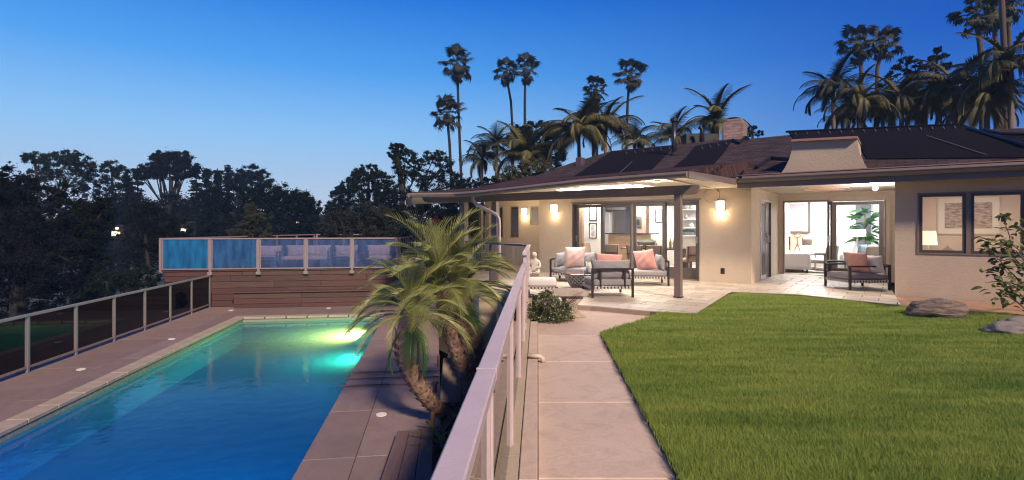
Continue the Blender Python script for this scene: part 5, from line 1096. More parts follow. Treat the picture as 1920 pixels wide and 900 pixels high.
def tree(name, label, cat, base_px, Yk, blobs, per=60, nper=16, frac=.34, size=.2, m=None, trunk_r=.16, gz=None, branches=True, asp=.5, seed=0, trunk_top=None, group=None, flat=.8, dfac=.8):
    g = np.random.default_rng(seed + 100); m = m or M_dark
    bl = []
    for (px, py, rx_, ry_) in blobs:
        c = P(px, py, Yk + g.uniform(-1, 1) * rx_ / F * Yk * .5); sx = rx_ / F * Yk; sz = ry_ / F * Yk; bl.append(((c.x, c.y, c.z), (sx, sx * dfac, sz)))
    gz = gz if gz is not None else -3.5; b0 = Vector(((base_px - CX) / F * Yk, Yk, gz)); t = thing(name, label, cat, b0, 0, group)
    cs, rr = blobs_to_clumps(bl, frac * .8, g, int(nper * 1.8)); V = leafcloud(cs, rr, int(per * 2.1), size * .60, asp, flat, seed) - np.array(b0)
    ob('crown', cloudmesh('crown', V, m), t)
    b = MB(); top = P(trunk_top[0], trunk_top[1], Yk) - b0 if trunk_top else Vector(bl[0][0]) - b0
    mid = Vector((top.x * .35, 0, top.z * .5)); b.tube([(0, 0, 0), mid, top], [trunk_r, trunk_r * .75, trunk_r * .45], 8)
    rnd = random.Random(seed)
    if branches:
        for (c, r) in bl:
            c = Vector(c) - b0; st_ = mid.lerp(top, rnd.uniform(.1, .9)); k_ = (st_ + c) / 2 + Vector((0, 0, -.08 * (c - st_).length)); b.tube([st_, k_, c], [trunk_r * .4, trunk_r * .25, trunk_r * .1], 5)
            for q in range(3):
                e = c + Vector((rnd.uniform(-1, 1) * r[0], rnd.uniform(-1, 1) * r[1], rnd.uniform(-.6, 1) * r[2])) * .8; b.tube([k_, (k_ + e) / 2 + Vector((0, 0, .05)), e], [trunk_r * .2, trunk_r * .12, trunk_r * .04], 4)
    b.build('trunk', M_bark, t, smooth=True); return t
# --- far left to the gap
tree('broad_tree', 'huge dark brownish tree filling the left edge of the view beyond the pool fence', 'tree', 60, 17, [(20, 400, 70, 60), (90, 400, 70, 60), (150, 420, 50, 65), (50, 470, 90, 60), (130, 490, 70, 60), (20, 540, 80, 60), (100, 560, 90, 50), (20, 350, 45, 34), (170, 470, 30, 50), (-30, 450, 70, 90), (190, 400, 24, 30), (-20, 370, 50, 40)], per=150, nper=26, size=.14, m=M_brn, seed=1, gz=-4.5, trunk_r=.3, flat=.8)
tree('lacy_tree', 'lacy thin crowned tree rising behind the big brownish tree, nearest the left edge', 'tree', 90, 42, [(65, 296, 24, 12), (95, 300, 24, 14), (125, 290, 22, 13), (150, 300, 22, 14), (120, 315, 30, 16), (165, 318, 22, 16), (80, 325, 30, 16), (150, 335, 30, 20)], per=42, nper=20, size=.26, frac=.40, m=M_dark, seed=2, gz=-7)
tree('lacy_tree', 'slender lacy tree between the big brownish tree and the round topped pine', 'tree', 212, 44, [(210, 315, 20, 14), (228, 325, 16, 14), (205, 345, 24, 20), (230, 360, 22, 22), (215, 385, 26, 24)], per=36, nper=20, size=.26, frac=.40, m=M_dark, seed=3, gz=-7)
tree('stone_pine', 'tall pine with a big dense rounded crown on bare forked trunks', 'tree', 312, 46, [(318, 305, 32, 22), (340, 300, 22, 18), (290, 318, 24, 18), (345, 322, 22, 16), (270, 325, 14, 12), (318, 325, 36, 16), (300, 298, 18, 14)], per=110, nper=34, size=.22, m=M_navy, seed=4, gz=-7, trunk_top=(322, 330), trunk_r=.3, frac=.3)
def conifer(px, top, bot, w, Yk, label, seed, m=M_navy, gz=-7.0):
    g = np.random.default_rng(seed); b0 = Vector(((px - CX) / F * Yk, Yk, gz)); t = thing('conifer', label, 'tree', b0, 0)
    zt = CZ - (top - HY) / F * Yk - gz; zb = CZ - (bot - HY) / F * Yk - gz; W_ = w / F * Yk; cs = []; b = MB(); b.tube([(0, 0, 0), (0, 0, zt)], [.2, .03], 6)
    for i in range(70):
        u = g.random() ** .8; z = zb + (zt - zb) * u; a = g.uniform(0, 6.28); L_ = W_ * (1 - u * .93) * g.uniform(.5, 1.15); e = Vector((math.cos(a) * L_, math.sin(a) * L_, z - L_ * .08)); b.tube([(0, 0, z), e], [.05, .015], 4)
        for q in np.linspace(.3, 1, 5): cs.append((e.x * q, e.y * q, z - L_ * .08 * q + .05))
    V = leafcloud(cs, np.full(len(cs), .32), 16, .24, .5, .35, seed); ob('crown', cloudmesh('crown', V, m), t); b.build('trunk', M_bark, t)
conifer(388, 318, 420, 20, 47, 'small cedar just right of the round topped pine', 31); conifer(408, 322, 420, 17, 48, 'second cedar right of the round topped pine', 32); conifer(428, 312, 420, 20, 49, 'third cedar, beside the rounded bushy tree', 33); conifer(368, 310, 430, 24, 46, 'layered conifer under the right side of the round topped pine', 34); conifer(258, 318, 430, 20, 45, 'dark conifer under the left side of the round topped pine', 35); conifer(240, 335, 440, 24, 43, 'dark conifer between the slender lacy tree and the pine', 36)
tree('round_tree', 'rounded dark treetop standing above the large dense tree', 'tree', 465, 52, [(455, 330, 22, 16), (475, 325, 24, 16), (490, 338, 22, 16), (445, 345, 20, 18)], per=90, nper=26, size=.24, m=M_navy, seed=5, gz=-7)
tree('dense_tree', 'large dense dark tree left of the gap of bright sky', 'tree', 490, 36, [(455, 375, 50, 32), (500, 365, 46, 30), (540, 375, 36, 24), (565, 378, 26, 20), (585, 390, 18, 22), (520, 400, 70, 40), (430, 400, 50, 40), (580, 420, 24, 22), (470, 430, 80, 36), (400, 390, 30, 40), (555, 430, 50, 30)], per=95, nper=30, size=.2, m=M_navy, seed=6, gz=-6, trunk_r=.3)
tree('dense_tree', 'dark tree mass right of the bright sky gap behind the glass deck', 'tree', 640, 40, [(640, 375, 24, 24), (655, 350, 18, 14), (620, 395, 14, 18), (670, 390, 36, 36), (640, 420, 40, 25), (700, 400, 44, 40)], per=85, nper=28, size=.2, m=M_navy, seed=7, gz=-6)
tree('spreading_tree', 'green tinted spreading tree behind the wooden deck, left of the twiggy tree', 'tree', 700, 34, [(690, 322, 26, 14), (672, 332, 20, 12), (712, 335, 26, 14), (690, 348, 36, 16), (725, 355, 30, 18)], per=70, nper=24, size=.19, m=M_dark, seed=8, gz=-5)
tree('twiggy_tree', 'tall open crowned tree with bare twigs standing left of the tallest palm', 'tree', 765, 30, [(745, 275, 16, 10), (760, 290, 22, 12), (740, 290, 14, 10), (790, 300, 24, 12), (815, 292, 22, 10), (832, 305, 18, 12), (760, 315, 32, 14), (800, 325, 34, 16), (840, 330, 24, 16), (770, 340, 40, 18), (820, 350, 40, 18), (860, 345, 20, 12)], per=46, nper=22, size=.15, m=M_dark, seed=9, gz=-3, frac=.42, trunk_r=.2)
tree('dense_tree', 'dark dense tree under the twiggy tree beside the patio roof', 'tree', 790, 26, [(760, 385, 50, 30), (820, 385, 50, 30), (720, 400, 40, 34), (800, 410, 60, 34), (860, 375, 34, 26), (740, 430, 60, 30), (850, 420, 40, 30)], per=95, nper=28, size=.15, m=M_navy, seed=10, gz=-2.5)
tree('dense_tree', 'dark wood far behind the brownish tree, below the pines', 'tree', 250, 40, [(200, 400, 60, 40), (260, 400, 50, 34), (320, 400, 60, 40), (370, 410, 50, 40), (230, 450, 70, 50), (300, 460, 70, 50), (360, 460, 60, 50), (180, 470, 60, 60), (420, 440, 50, 36)], per=90, nper=30, size=.24, m=M_navy, seed=12, gz=-9, trunk_r=.3)
tree('olive_tree', 'faintly lit brownish shrub tree behind the left end of the raised deck', 'tree', 285, 24, [(270, 405, 26, 26), (300, 415, 28, 26), (260, 440, 36, 30), (310, 450, 40, 30), (340, 430, 22, 24), (280, 480, 44, 30)], per=60, nper=22, size=.15, m=M_brn, seed=13, gz=-5, trunk_r=.12)
tree('olive_tree', 'small grey green feathery tree lit behind the glass deck fence', 'tree', 475, 22, [(470, 392, 12, 12), (480, 410, 20, 14), (460, 425, 20, 12), (490, 428, 20, 12), (440, 436, 14, 8), (475, 440, 34, 10)], per=55, nper=20, size=.11, m=M_oliv, seed=14, gz=-4, trunk_r=.07)
tree('olive_tree', 'grey green bushy tree behind the right half of the glass deck', 'tree', 690, 21, [(640, 415, 34, 22), (690, 405, 36, 26), (720, 410, 30, 22), (660, 435, 50, 18), (720, 435, 40, 18), (615, 430, 20, 16)], per=60, nper=26, size=.12, m=mat('leaf_greygreen', (.020, .024, .016), .8, var=.5, vs=.8, col2=(.011, .015, .012), island=.4), seed=15, gz=-3.5, trunk_r=.1)
tree('shrub', 'dark shrub just outside the pool fence near the raised deck', 'shrub', 215, 17, [(200, 530, 30, 24), (240, 525, 26, 24), (270, 520, 30, 22), (160, 550, 30, 24)], per=70, nper=24, size=.12, m=M_dark, seed=16, gz=-4, trunk_r=.06)
# far wooded hillside closing the horizon
def hillside():
    g = np.random.default_rng(77); cs = []; rr = []
    for i in range(900):
        a = g.uniform(-1.05, 1.05); d = g.uniform(85, 200); cs.append((math.sin(a) * d, math.cos(a) * d, g.uniform(-6, 1.5) + 2.5)); rr.append(g.uniform(3, 6))
    V = leafcloud(cs, rr, 22, 2.2, .7, .8, 8); tag(ob('far_woodland', cloudmesh('far_woodland', V, M_navy)), 'dark wooded hillside on the horizon', None, kind='stuff')
hillside()
# lit windows of far houses
def far_house(px, py, Yk, w, h, label, panes, gz=-8):
    b0 = P(px, py, Yk); t = thing('far_house', label, 'house', (b0.x, b0.y, gz)); z = b0.z - gz
    MB().box(-.22, .42, .05, .6, z - .3, z + .42).build('wall', mat('far_wall', (.015, .015, .02), .9), t)
    b = MB(); b.prism([(-.25, 0), (.45, 0), (.45, .6), (-.25, .6)], z + .42, z + .46); b.add([(-.25, 0, z + .46), (.45, 0, z + .46), (.45, .6, z + .46), (-.25, .6, z + .46), (-.1, .3, z + .55), (.3, .3, z + .55)], [(0, 1, 5, 4), (2, 3, 4, 5), (0, 4, 3), (1, 2, 5)]); b.build('roof', M_bark, t)
    for (x0, x1, z0, z1) in panes:
        k = Yk / F; wd = ob('window', None, t); MB().box(x0 * k, x1 * k, -.02, .03, z + z0 * k, z + z1 * k).build('pane', emat('far_window_light', (1, .80, .50), 2.2) if 'far_window_light' not in bpy.data.materials else bpy.data.materials['far_window_light'], wd); MB().box(x0 * k - .06, x1 * k + .06, .0, .04, z + z0 * k - .06, z + z1 * k + .06).build('frame', M_frame, wd)
far_house(217, 438, 34, 2, 2, 'distant house with lit yellow windows glimpsed through the trees at the left', [(-7, -4.5, -4, 4), (-3, 3, -4, 4), (5, 8, -3, 3), (0, 5, 8, 12)], -8)
far_house(344, 432, 33, 2, 2, 'distant house with one glowing window behind the left end of the glass deck', [(-5, 5, -4, 3)], -8)
far_house(560, 418, 60, 2, 2, 'tiny distant house lights in the dark trees above the raised deck', [(-5, 1, -1, 2), (14, 16, -2, 0)], -7)

# ---------------- palm parts
def frond_mesh(name, L_, ll, nl, m, rise=.5, droop=1.2, ldroop=.6, w=.022, vee=.5, seed=0, rad=.012, ang=.9, nseg=2, gap=.12):
    g = random.Random(seed); N_ = 26; pts = []; x = z = 0; a = rise
    for i in range(N_ + 1):
        pts.append(Vector((x, 0, z))); u = i / N_; a = rise - droop * (u ** 1.35); x += L_ / N_ * math.cos(a); z += L_ / N_ * math.sin(a)
    b = MB(); b.tube(pts[::3] + [pts[-1]], [rad * (1 - .8 * i / 9) for i in range(len(pts[::3]) + 1)], 4, False)
    for i in range(nl):
        u = gap + (1 - gap) * (i + .5) / nl; f = u * N_; k = min(int(f), N_ - 1); p = pts[k].lerp(pts[k + 1], f - k); d = (pts[k + 1] - pts[k]).normalized(); up = Vector((-d.z, 0, d.x))
        sh = math.sin(math.pi * min(1, .18 + u * .80)) ** .6; l2 = ll * sh * g.uniform(.88, 1.1)
        for sd_ in (-1, 1):
            out = (Vector((0, sd_, 0)) * math.sin(ang * (1 - .35 * u)) + d * math.cos(ang * (1 - .35 * u)) + up * vee * g.uniform(.6, 1.3)).normalized(); wv = d.cross(out).cross(out).normalized() if False else d
            vs = []; q = p.copy(); dirn = out.copy()
            for s_ in range(nseg + 1):
                ww = w * (1 - .9 * (s_ / nseg) ** 1.5); vs += [q - d * ww * .5 + up * ww * .3, q + d * ww * .5 - up * ww * .3]; dirn = (dirn + Vector((0, 0, -ldroop / nseg))).normalized(); q = q + dirn * l2 / nseg
            b.add(vs, [(2 * s_, 2 * s_ + 1, 2 * s_ + 3, 2 * s_ + 2) for s_ in range(nseg)])
    me = bpy.data.meshes.new(name); me.from_pydata(b.v, [], b.f); me.materials.append(m); return me
def trunk_rings(b, pts, r0, r1, bumps=True, n=10, seed=0):
    g = random.Random(seed); q = []; rs = []
    M_ = 36
    for i in range(M_ + 1):
        u = i / M_ * (len(pts) - 1); k = min(int(u), len(pts) - 2); f = u - k; p0 = Vector(pts[max(k - 1, 0)]); p1 = Vector(pts[k]); p2 = Vector(pts[k + 1]); p3 = Vector(pts[min(k + 2, len(pts) - 1)])
        p = .5 * ((2 * p1) + (p2 - p0) * f + (2 * p0 - 5 * p1 + 4 * p2 - p3) * f * f + (-p0 + 3 * p1 - 3 * p2 + p3) * f ** 3); q.append(p); rs.append((r0 + (r1 - r0) * i / M_) * (1 + (.06 if i % 2 else -.05)))
    b.tube(q, rs, n)
    if bumps:
        for i in range(1, M_):
            d = (q[min(i + 1, M_)] - q[i - 1]).normalized(); a0 = d.orthogonal().normalized(); a1 = d.cross(a0)
            for k in range(9):
                an = k / 9 * 6.283 + i * 2.4; o = a0 * math.cos(an) + a1 * math.sin(an); c = q[i] + o * rs[i] * .85; tip = c + o * rs[i] * g.uniform(.25, .5) + d * rs[i] * g.uniform(.25, .6); wv = d.cross(o) * rs[i] * .38
                b.add([c - wv, c + wv, c - d * rs[i] * .45, tip], [(0, 1, 3), (1, 2, 3), (2, 0, 3), (0, 2, 1)])
    return q
M_frond = mat('date_palm_frond', (.40, .39, .13), .45, var=.5, vs=3, col2=(.15, .21, .06), island=.5, trans=.25)
M_frond2 = mat('date_palm_frond_green', (.055, .14, .035), .5, var=.5, vs=3, col2=(.035, .10, .035), island=.4, trans=.25)
M_ptrunk = mat('palm_trunk', (.30, .19, .14), .9, var=.9, vs=14, col2=(.12, .075, .055), bump=.8, bs=30)
FM = [frond_mesh('frond', 1.15, .28, 25, M_frond, r_, d_, ld, .0135, .25, i, .011, .85, 3) for i, (r_, d_, ld) in enumerate(((.9, 1.3, .25), (.6, 1.5, .35), (.35, 1.5, .5), (.1, 1.5, .7), (.0, 1.3, .7), (1.1, 1.0, .2)))]
FG = [frond_mesh('frond', .95, .26, 50, M_frond2, r_, d_, ld, .012, .35, i + 9, .010, .95, 3) for i, (r_, d_, ld) in enumerate(((-.1, 1.3, .6), (-.5, 1.0, .5)))]
def date_palm(label, base, tops, Yk_top, r0, r1, nf, seed, low=8, scale=1.0, up=.0):
    g = random.Random(seed); t = thing('date_palm', label, 'palm', base, 0); pts = [Vector(p) - base for p in tops]; b = MB(); trunk_rings(b, pts, r0, r1, True, 10, seed); b.build('trunk', M_ptrunk, t)
    c = pts[-1]
    for i in range(nf):
        u = i / nf; az = i * 2.399 + g.uniform(-.3, .3)
        k = 5 if u < .12 else 0 if u < .30 else 1 if u < .5 else 2 if u < .7 else 3 if u < .87 else 4
        o = ob('frond', FM[k], t, c + Vector((0, 0, -.10 * u + .03)), (g.uniform(-.35, .35), -(.55 - 1.0 * u) * .6 - up + g.uniform(-.12, .12), az)); s_ = scale * g.uniform(.85, 1.1) * (.75 if u < .12 else 1); o.scale = (s_, s_, s_)
    for i in range(low):
        az = g.uniform(0, 6.28); o = ob('frond', g.choice(FG), t, c + Vector((0, 0, -.12)), (g.uniform(-.3, .3), .3 + g.uniform(-.1, .3), az)); o.scale = (scale * .9,) * 3
    return t
b0 = G(852, 792, ZD); date_palm('pygmy date palm with the curved bare trunk leaning left over the pool deck', b0, [b0, G(838, 788, ZD) + Vector((0, 0, .06)), P(800, 745, 7.15), P(766, 690, 7.05), P(757, 645, 7.0), P(772, 585, 7.0)], 7, .085, .125, 46, 1, 4, .86, up=.30)
b1 = G(893, 745, ZD); date_palm('thick trunked pygmy date palm nearest the handrail', b1, [b1 + Vector((.25, -.3, -.1)), P(905, 745, 8.0), P(893, 690, 7.95), P(876, 620, 7.9), P(862, 545, 7.9)], 8, .17, .15, 52, 2, 1, 1.0, up=.42)
b2 = G(880, 745, ZD); date_palm('slender trunked pygmy date palm in the middle of the clump', b2, [b2 + Vector((.1, -.2, -.1)), P(880, 725, 7.6), P(862, 680, 7.55), P(840, 610, 7.5), P(822, 535, 7.5)], 7.5, .085, .09, 50, 3, 1, 1.04, up=.45)
# queen palms
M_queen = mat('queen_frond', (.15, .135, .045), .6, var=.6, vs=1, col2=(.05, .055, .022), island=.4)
M_queend = mat('queen_frond_dark', (.028, .034, .020), .7, var=.6, vs=1, col2=(.02, .025, .018), island=.4)  # darker copy of the frond, silhouette shade put into its colour
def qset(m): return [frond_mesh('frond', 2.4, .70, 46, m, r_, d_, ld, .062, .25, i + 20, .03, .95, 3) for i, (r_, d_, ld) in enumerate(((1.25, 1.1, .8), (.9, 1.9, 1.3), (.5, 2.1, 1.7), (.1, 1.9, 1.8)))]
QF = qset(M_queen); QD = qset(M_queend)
def queen_palm(px, py, Yk, label, n=16, scale=1.0, dark=False, seed=0, gz=-.3, spear=0):
    n = int(n * 1.4)
    g = random.Random(seed); base = Vector(((px - CX) / F * Yk, Yk, gz)); t = thing('queen_palm', label, 'palm', base, 0); zt = CZ - (py - HY) / F * Yk - gz
    b = MB(); b.tube([(0, 0, 0), (.05, 0, zt * .5), (0, 0, zt)], [.12, .10, .08], 8); b.build('trunk', mat('grey_trunk', (.17, .12, .095), .9, bump=.4, bs=8, stretch=(.3, .3, 4)), t, smooth=True); S_ = QD if dark else QF
    for i in range(n):
        u = i / n; az = i * 2.399 + g.uniform(-.4, .4); k = 0 if u < .15 + spear else 1 if u < .45 else 2 if u < .8 else 3
        o = ob('frond', S_[k], t, (0, 0, zt), (g.uniform(-.3, .3), g.uniform(-.15, .15), az)); s_ = scale * g.uniform(.85, 1.12); o.scale = (s_,) * 3
    return t
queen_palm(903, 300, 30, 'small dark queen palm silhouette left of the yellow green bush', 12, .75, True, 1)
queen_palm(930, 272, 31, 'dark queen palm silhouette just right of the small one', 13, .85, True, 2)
queen_palm(985, 292, 27, 'dim queen palm in front of the round dark tree', 14, .95, False, 3)
queen_palm(1085, 248, 25, 'queen palm with drooping fronds left of the roof ridge end', 16, .95, False, 4)
queen_palm(1135, 240, 26, 'queen palm in the middle of the clump under the two fan palms', 16, .95, False, 5)
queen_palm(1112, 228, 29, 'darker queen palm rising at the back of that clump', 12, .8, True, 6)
queen_palm(1190, 268, 24, 'low warm lit queen palm at the right of the clump', 10, .6, False, 7)
queen_palm(1262, 258, 24, 'queen palm fronds behind the tall dark flue', 12, .72, False, 8)
queen_palm(1345, 232, 23.5, 'upright queen palm behind the roof left of the brick chimney', 12, .85, False, 9, spear=.2)
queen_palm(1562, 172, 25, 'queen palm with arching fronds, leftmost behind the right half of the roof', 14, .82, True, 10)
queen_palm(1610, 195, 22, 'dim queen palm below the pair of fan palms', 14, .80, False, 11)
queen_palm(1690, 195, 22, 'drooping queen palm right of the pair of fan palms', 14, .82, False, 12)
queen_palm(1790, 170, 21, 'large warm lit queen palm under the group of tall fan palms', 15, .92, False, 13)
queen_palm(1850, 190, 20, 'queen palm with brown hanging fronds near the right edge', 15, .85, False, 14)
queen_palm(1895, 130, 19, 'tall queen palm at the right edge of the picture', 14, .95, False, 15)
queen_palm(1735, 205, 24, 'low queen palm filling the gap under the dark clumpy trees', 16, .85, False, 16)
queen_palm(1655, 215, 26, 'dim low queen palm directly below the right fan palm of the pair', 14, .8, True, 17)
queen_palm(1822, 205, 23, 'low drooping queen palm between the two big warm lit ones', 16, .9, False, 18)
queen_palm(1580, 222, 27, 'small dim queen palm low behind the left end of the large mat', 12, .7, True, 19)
# fan palms
def fan_mesh(seed, m):
    g = random.Random(seed); b = MB(); b.bar((0, 0, 0), (.95, 0, .0), .03, .02); n = 18
    for i in range(n):
        a = (i / (n - 1) - .5) * 4.0; L_ = .80 * (1 - .14 * abs(a)) * g.uniform(.8, 1.15); c = Vector((.95, 0, 0)); d = Vector((math.cos(a), math.sin(a), .12)); w = Vector((-math.sin(a), math.cos(a), 0)) * .055
        e = c + d * L_ * .62; f = e + Vector((d.x * L_ * .22, d.y * L_ * .22, -L_ * .34)); b.add([c, e - w, e + w, f], [(0, 1, 2), (1, 3, 2)])
    me = bpy.data.meshes.new('fan_leaf'); me.from_pydata(b.v, [], b.f); me.materials.append(m); return me
M_fan = mat('fan_leaf', (.022, .026, .018), .7, var=.4, vs=2, island=.3, col2=(.014, .018, .014)); M_fan2 = mat('fan_leaf_lit', (.045, .052, .03), .7, var=.4, vs=2, island=.3, col2=(.025, .03, .02))  # second copy is paler, light on those crowns put into its colour
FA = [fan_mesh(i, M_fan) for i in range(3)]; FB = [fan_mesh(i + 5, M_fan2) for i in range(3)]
def fan_palm(pts_px, Yk, rpx, label, seed, lit=False, n=34, gz=-.3, tr=.13):
    g = random.Random(seed); pts = [P(x, y, Yk) for x, y in pts_px]; base = Vector((pts[0].x, Yk, gz)); t = thing('fan_palm', label, 'palm', base, 0); pl = [Vector((0, 0, 0))] + [p - base for p in pts]
    b = MB(); b.tube(pl, [tr * 1.2] + [tr * (1 - .25 * i / len(pts)) for i in range(len(pts))], 8); b.build('trunk', M_bark if not lit else mat('lit_trunk', (.09, .065, .055), .9), t, smooth=True); c = pl[-1]; s0_ = rpx / F * Yk / 1.42  # paler trunk copy also has the light in its colour
    for i in range(n):
        u = i / n; az = i * 2.399; pitch = -1.35 + 2.5 * u ** 1.0 + g.uniform(-.12, .12)
        o = ob('fan_leaf', g.choice(FB if lit else FA), t, c, (g.uniform(-.5, .5), pitch, az + g.uniform(-.3, .3))); s_ = s0_ * g.uniform(.85, 1.12) * (1 if i % 3 else .58); o.scale = (s_,) * 3
    if True:
        sk = MB(); sk.lathe([(.13 * s0_, -.9 * s0_), (.34 * s0_, -.55 * s0_), (.25 * s0_, .0), (.05 * s0_, .12 * s0_)], 9, c); sk.build('dead_leaf_skirt', M_fan, t)
    return t
fan_palm([(865, 340), (861, 240), (857, 122)], 48, 34, 'tallest fan palm, leftmost of the skyline palms', 1, n=34)
fan_palm([(846, 335), (843, 270), (838, 215)], 46, 34, 'shorter fan palm whose crown overlaps the tallest palm trunk', 2, n=30)
fan_palm([(962, 260), (958, 190), (948, 135)], 54, 26, 'fan palm with a leaning curved trunk, left of a touching pair', 3)
fan_palm([(984, 270), (984, 190), (985, 130)], 52, 27, 'fan palm with a straight trunk, right of a touching pair', 4)
fan_palm([(1119, 240), (1118, 200), (1117, 168)], 50, 26, 'fan palm rising just above the queen palm clump', 5)
fan_palm([(1175, 240), (1177, 190), (1181, 142)], 48, 31, 'lone fan palm right of the queen palm clump', 6)
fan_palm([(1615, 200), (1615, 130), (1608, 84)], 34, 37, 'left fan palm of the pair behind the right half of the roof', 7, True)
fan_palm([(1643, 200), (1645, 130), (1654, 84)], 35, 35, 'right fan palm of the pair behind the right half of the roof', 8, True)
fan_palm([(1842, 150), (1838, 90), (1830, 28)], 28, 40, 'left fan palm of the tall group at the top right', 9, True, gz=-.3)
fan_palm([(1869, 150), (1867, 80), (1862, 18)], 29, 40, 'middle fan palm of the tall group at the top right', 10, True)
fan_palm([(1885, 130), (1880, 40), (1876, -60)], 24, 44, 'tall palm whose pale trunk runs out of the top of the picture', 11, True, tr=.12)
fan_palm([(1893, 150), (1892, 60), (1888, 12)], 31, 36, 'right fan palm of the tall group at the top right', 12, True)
# other background trees
tree('round_tree', 'dense dark round tree behind the queen palms', 'tree', 1000, 36, [(975, 255, 26, 24), (1010, 245, 34, 20), (1040, 258, 26, 24), (990, 285, 44, 26), (1035, 290, 30, 26)], per=100, nper=34, size=.18, m=M_navy, seed=20, gz=-.5)
tree('bushy_tree', 'dim yellow green bushy tree in front of the round tree, beside the patio roof', 'tree', 985, 21, [(965, 325, 26, 18), (1000, 315, 28, 18), (1025, 322, 24, 18), (985, 340, 44, 14), (940, 338, 20, 12)], per=75, nper=30, size=.11, m=mat('leaf_yellowgreen', (.085, .080, .028), .7, var=.6, vs=1, col2=(.04, .046, .02), island=.5), seed=21, gz=-.3, trunk_r=.1)
def clumpy(label, px, blobs, Yk, seed): return tree('clumpy_tree', label, 'tree', px, Yk, blobs, per=70, nper=7, size=.2, frac=.55, m=M_navy, seed=seed, gz=-.3, trunk_r=.14, flat=.7)
clumpy('dark clumpy tree between the pair of fan palms and the right group', 1702, [(1700, 112, 14, 8), (1682, 125, 12, 7), (1718, 120, 13, 8), (1670, 142, 14, 8), (1700, 140, 16, 9), (1728, 145, 14, 8), (1690, 162, 22, 10), (1722, 168, 20, 10), (1660, 160, 14, 10), (1700, 185, 26, 10)], 33, 22)
clumpy('narrow dark clumpy tree left of the tall right hand fan palms', 1757, [(1757, 95, 7, 6), (1748, 110, 10, 6), (1768, 106, 10, 6), (1742, 128, 12, 7), (1760, 128, 12, 7), (1774, 124, 10, 7), (1750, 148, 18, 9), (1772, 150, 16, 9), (1756, 170, 22, 10), (1765, 185, 22, 10)], 33, 23)
tree('shrub', 'dark shrub tips behind the ridge beside the brick chimney', 'shrub', 1416, 24, [(1410, 242, 8, 8), (1422, 250, 10, 6), (1402, 252, 8, 6)], per=40, nper=10, size=.12, m=M_dark, seed=24, gz=-.3, trunk_r=.05)
tree('shrub', 'dark low trees peeping over the far left end of the patio roof', 'tree', 890, 30, [(880, 345, 26, 12), (915, 342, 24, 12), (900, 352, 40, 12)], per=60, nper=20, size=.14, m=M_dark, seed=25, gz=-.4)
# garden plants left of the patio
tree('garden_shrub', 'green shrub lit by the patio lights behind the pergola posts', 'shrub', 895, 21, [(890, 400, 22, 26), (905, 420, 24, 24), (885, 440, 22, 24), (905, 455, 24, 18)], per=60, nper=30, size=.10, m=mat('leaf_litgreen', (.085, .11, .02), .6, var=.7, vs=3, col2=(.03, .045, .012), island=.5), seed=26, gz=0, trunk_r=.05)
tree('garden_shrub', 'dark garden hedge left of the pergola post', 'hedge', 850, 20.5, [(830, 420, 24, 16), (850, 435, 30, 20), (800, 440, 34, 18), (840, 460, 40, 24)], per=60, nper=26, size=.10, m=M_dark, seed=27, gz=0, trunk_r=.05)
tree('bougainvillea', 'small spray of magenta bougainvillea above the date palm crown', 'flowering shrub', 818, 20, [(817, 410, 7, 5), (812, 416, 5, 4)], per=30, nper=8, size=.08, m=mat('magenta_bract', (.42, .03, .14), .6, island=.4), seed=28, gz=0, trunk_r=.03)
gt = thing('garden_gate', 'small pale framed gate between the pergola posts at the back of the patio', 'gate', P(895, 452, 18.5) * 1.0, 0); gt.location.z = 0
k_ = 18.5 / F; MB().box(-16 * k_, -13 * k_, 0, .05, 0, .95).build('post', M_lrail, gt); MB().box(13 * k_, 16 * k_, 0, .05, 0, .95).build('post', M_lrail, gt); MB().box(-16 * k_, 16 * k_, .0, .05, .951, 1.02).build('top_rail', M_lrail, gt)

# flowering bush beside handrail
fbz = ZP + .0; fb = thing('flowering_bush', 'rounded green bush sprinkled with tiny pale pink flowers beside the handrail', 'bush', (.60, 8.62, fbz))
g_ = np.random.default_rng(3); cs = []; rr = []
for i in range(130):
    d = g_.normal(size=3); d /= np.linalg.norm(d); d[2] = abs(d[2]); cs.append((d[0] * .36 * g_.uniform(.5, 1.05), d[1] * .34 * g_.uniform(.5, 1), .06 + d[2] * .42 * g_.uniform(.3, 1.05))); rr.append(.085)
ob('foliage', cloudmesh('foliage', leafcloud(cs, rr, 120, .028, .5, .9, 4), mat('bush_leaf', (.12, .16, .05), .6, var=.7, vs=12, col2=(.05, .08, .025), island=.4, trans=.2)), fb)
cs2 = [(c[0] * 1.08, c[1] * 1.08, c[2] * 1.06) for c in cs]; ob('blossoms', cloudmesh('blossoms', leafcloud(cs2, [.10] * len(cs2), 7, .020, 1, .9, 6), mat('blossom', (.72, .55, .56), .7)), fb)
b = MB()
for i in range(60): c = Vector(cs[i]); b.tube([(0, 0, 0), c * .5 + Vector((0, 0, .03)), c * 1.05], [.008, .005, .002], 4)
for i in range(10): a = g_.uniform(-1.5, 1.5); b.tube([(.2, 0, .2), (.42 + .08 * a, -.1, .38), (.50 + .06 * a, -.15 + a * .08, .50)], [.004, .003, .001], 4)
b.build('stems', M_bark, fb)
# fallen petals
V = []; 
for i in range(90): 
    x = .35 + g_.random() * .75; y = 8.05 + g_.random() * .5; s = .007; V += [(x - s, y - s, ZP + .004), (x + s, y - s, ZP + .004), (x + s, y + s, ZP + .006), (x - s, y + s, ZP + .004)]
tag(ob('fallen_petals', cloudmesh('fallen_petals', np.array(V), MATS['blossom'])), 'tiny fallen petals on the path below the bush', None, kind='stuff')
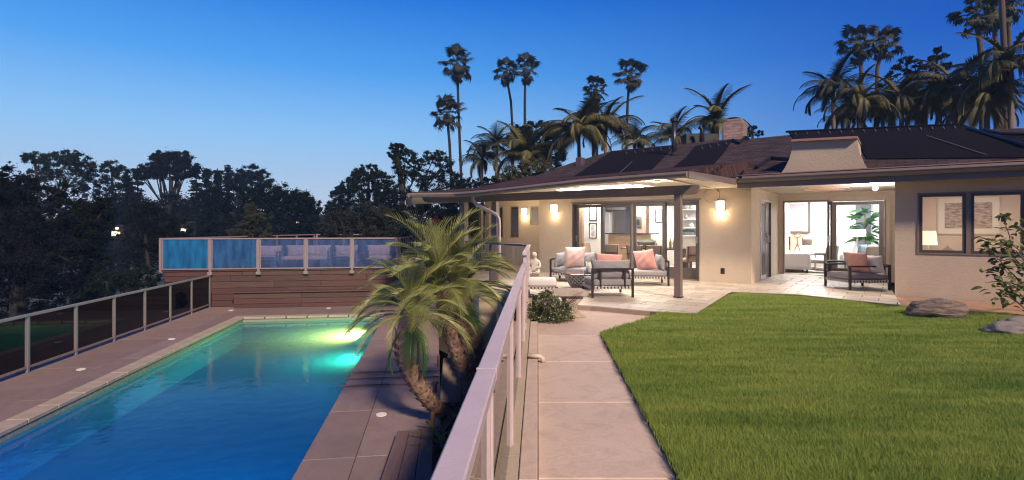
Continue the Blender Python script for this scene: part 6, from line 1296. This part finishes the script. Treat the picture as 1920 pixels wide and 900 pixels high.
# citrus at the right edge
ct = thing('citrus_tree', 'young citrus tree with green fruit at the right edge in front of the bedroom window', 'fruit tree', (8.75, 8.95, -.05))
cl_ = leafmesh('leaf', .115, .055, mat('citrus_leaf', (.13, .15, .05), .45, var=.5, vs=6, col2=(.08, .11, .03), island=.3, trans=.2), 4, .35, .2)
cyl = 8.75; brs = [[(1935, 560), (1905, 520), (1880, 495), (1858, 470), (1840, 466)], [(1930, 520), (1900, 480), (1892, 440), (1882, 412), (1876, 402)], [(1935, 545), (1895, 530), (1865, 528), (1848, 530)], [(1935, 590), (1900, 560), (1880, 552)], [(1930, 500), (1905, 470), (1880, 462), (1860, 452), (1838, 462)], [(1940, 530), (1915, 500), (1890, 500), (1862, 505)], [(1940, 480), (1920, 455), (1912, 430), (1905, 425)], [(1935, 570), (1910, 548), (1892, 540), (1875, 560)]]
b = MB(); rnd = random.Random(9); lf = []
for br in brs:
    yb = cyl + rnd.uniform(-.25, .25); pp = [P(x, y, yb + .05 * i * rnd.uniform(-1, 1)) - ct.location for i, (x, y) in enumerate(br)]; b.tube(pp, [.014, .010, .007, .005, .003][:len(pp)], 5)
    for i in range(len(pp) - 1):
        for q in range(14):
            u = rnd.random(); p = pp[i].lerp(pp[i + 1], u) + Vector((rnd.gauss(0, .05), rnd.gauss(0, .07), rnd.gauss(0, .045))) * (1.4 if i < 3 else .5); lf.append(p)
b.tube([(0.25, 0, 0), (.27, 0, .5), P(1935, 540, cyl) - ct.location], [.03, .025, .018], 8); b.build('trunk', mat('citrus_bark', (.20, .14, .10), .9), ct)
rnd.shuffle(lf)
for p in lf[:296]: o = ob('leaf', cl_, ct, p, (rnd.uniform(-.8, .8), rnd.uniform(-.7, .6), rnd.uniform(0, 6.28))); o.scale = (rnd.uniform(.8, 1.35),) * 3
fr = MB().lathe([(.001, -.036), (.02, -.03), (.034, -.01), (.034, .012), (.02, .03), (.001, .036)], 12).mesh('fruit', mat('green_fruit', (.26, .24, .07), .45, var=.4, vs=8), smooth=True)
for (x, y) in ((1841, 507), (1864, 535), (1875, 527), (1891, 568), (1907, 552), (1912, 534), (1897, 550)): ob('fruit', fr, ct, P(x, y, cyl - .15) - ct.location)
# succulents and dry leaves in the planting bed
al = leafmesh('leaf', .34, .05, mat('agave_leaf', (.16, .20, .16), .5, var=.4, vs=6, col2=(.10, .15, .12)), 4, -.2, .3)
ld = leafmesh('leaf', .42, .045, mat('dry_leaf', (.26, .18, .10), .8, var=.7, vs=6, col2=(.13, .09, .05), island=.5), 4, .25, .25)
lg = leafmesh('leaf', .45, .05, mat('strap_leaf', (.17, .17, .03), .5, var=.5, vs=5, col2=(.08, .12, .02)), 4, .5, .3)
for j, (px, py, mm, n_, lab) in enumerate(((862, 778, al, 26, 'spiky blue grey agave beside the palm trunk base'), (835, 815, ld, 34, 'tangle of dry strap leaves below the palm trunks, upper clump'), (835, 858, lg, 20, 'green and dry strap leaved plant between platform and handrail'), (850, 835, ld, 30, 'dry curled strap leaves beside the handrail'))):
    g = G(px, py, ZD - .03); t = thing('strap_plant' if j else 'agave', lab, 'plant', g)
    for i in range(n_):
        o = ob('leaf', mm, t, (rnd.uniform(-.06, .06), rnd.uniform(-.06, .06), .02), (rnd.uniform(-.4, .4), -rnd.uniform(.1, 1.2 if mm is not ld else .6), i * 2.4)); o.scale = (rnd.uniform(.6, 1.1) * (.6 if mm is al else 1),) * 3
# ================================================================ EVENING HAZE
def haze():
    b = MB().box(-150, 150, -60, 215, -14, 24); m = bpy.data.materials.new('haze'); m.use_nodes = True; t = m.node_tree; t.nodes.clear()
    v = t.nodes.new('ShaderNodeVolumePrincipled'); v.inputs['Color'].default_value = (.40, .66, 1, 1); v.inputs['Density'].default_value = .0011; o = t.nodes.new('ShaderNodeOutputMaterial'); t.links.new(v.outputs[0], o.inputs['Volume'])
    tag(b.build('haze', m), 'thin blue evening haze', None, kind='stuff')
haze()
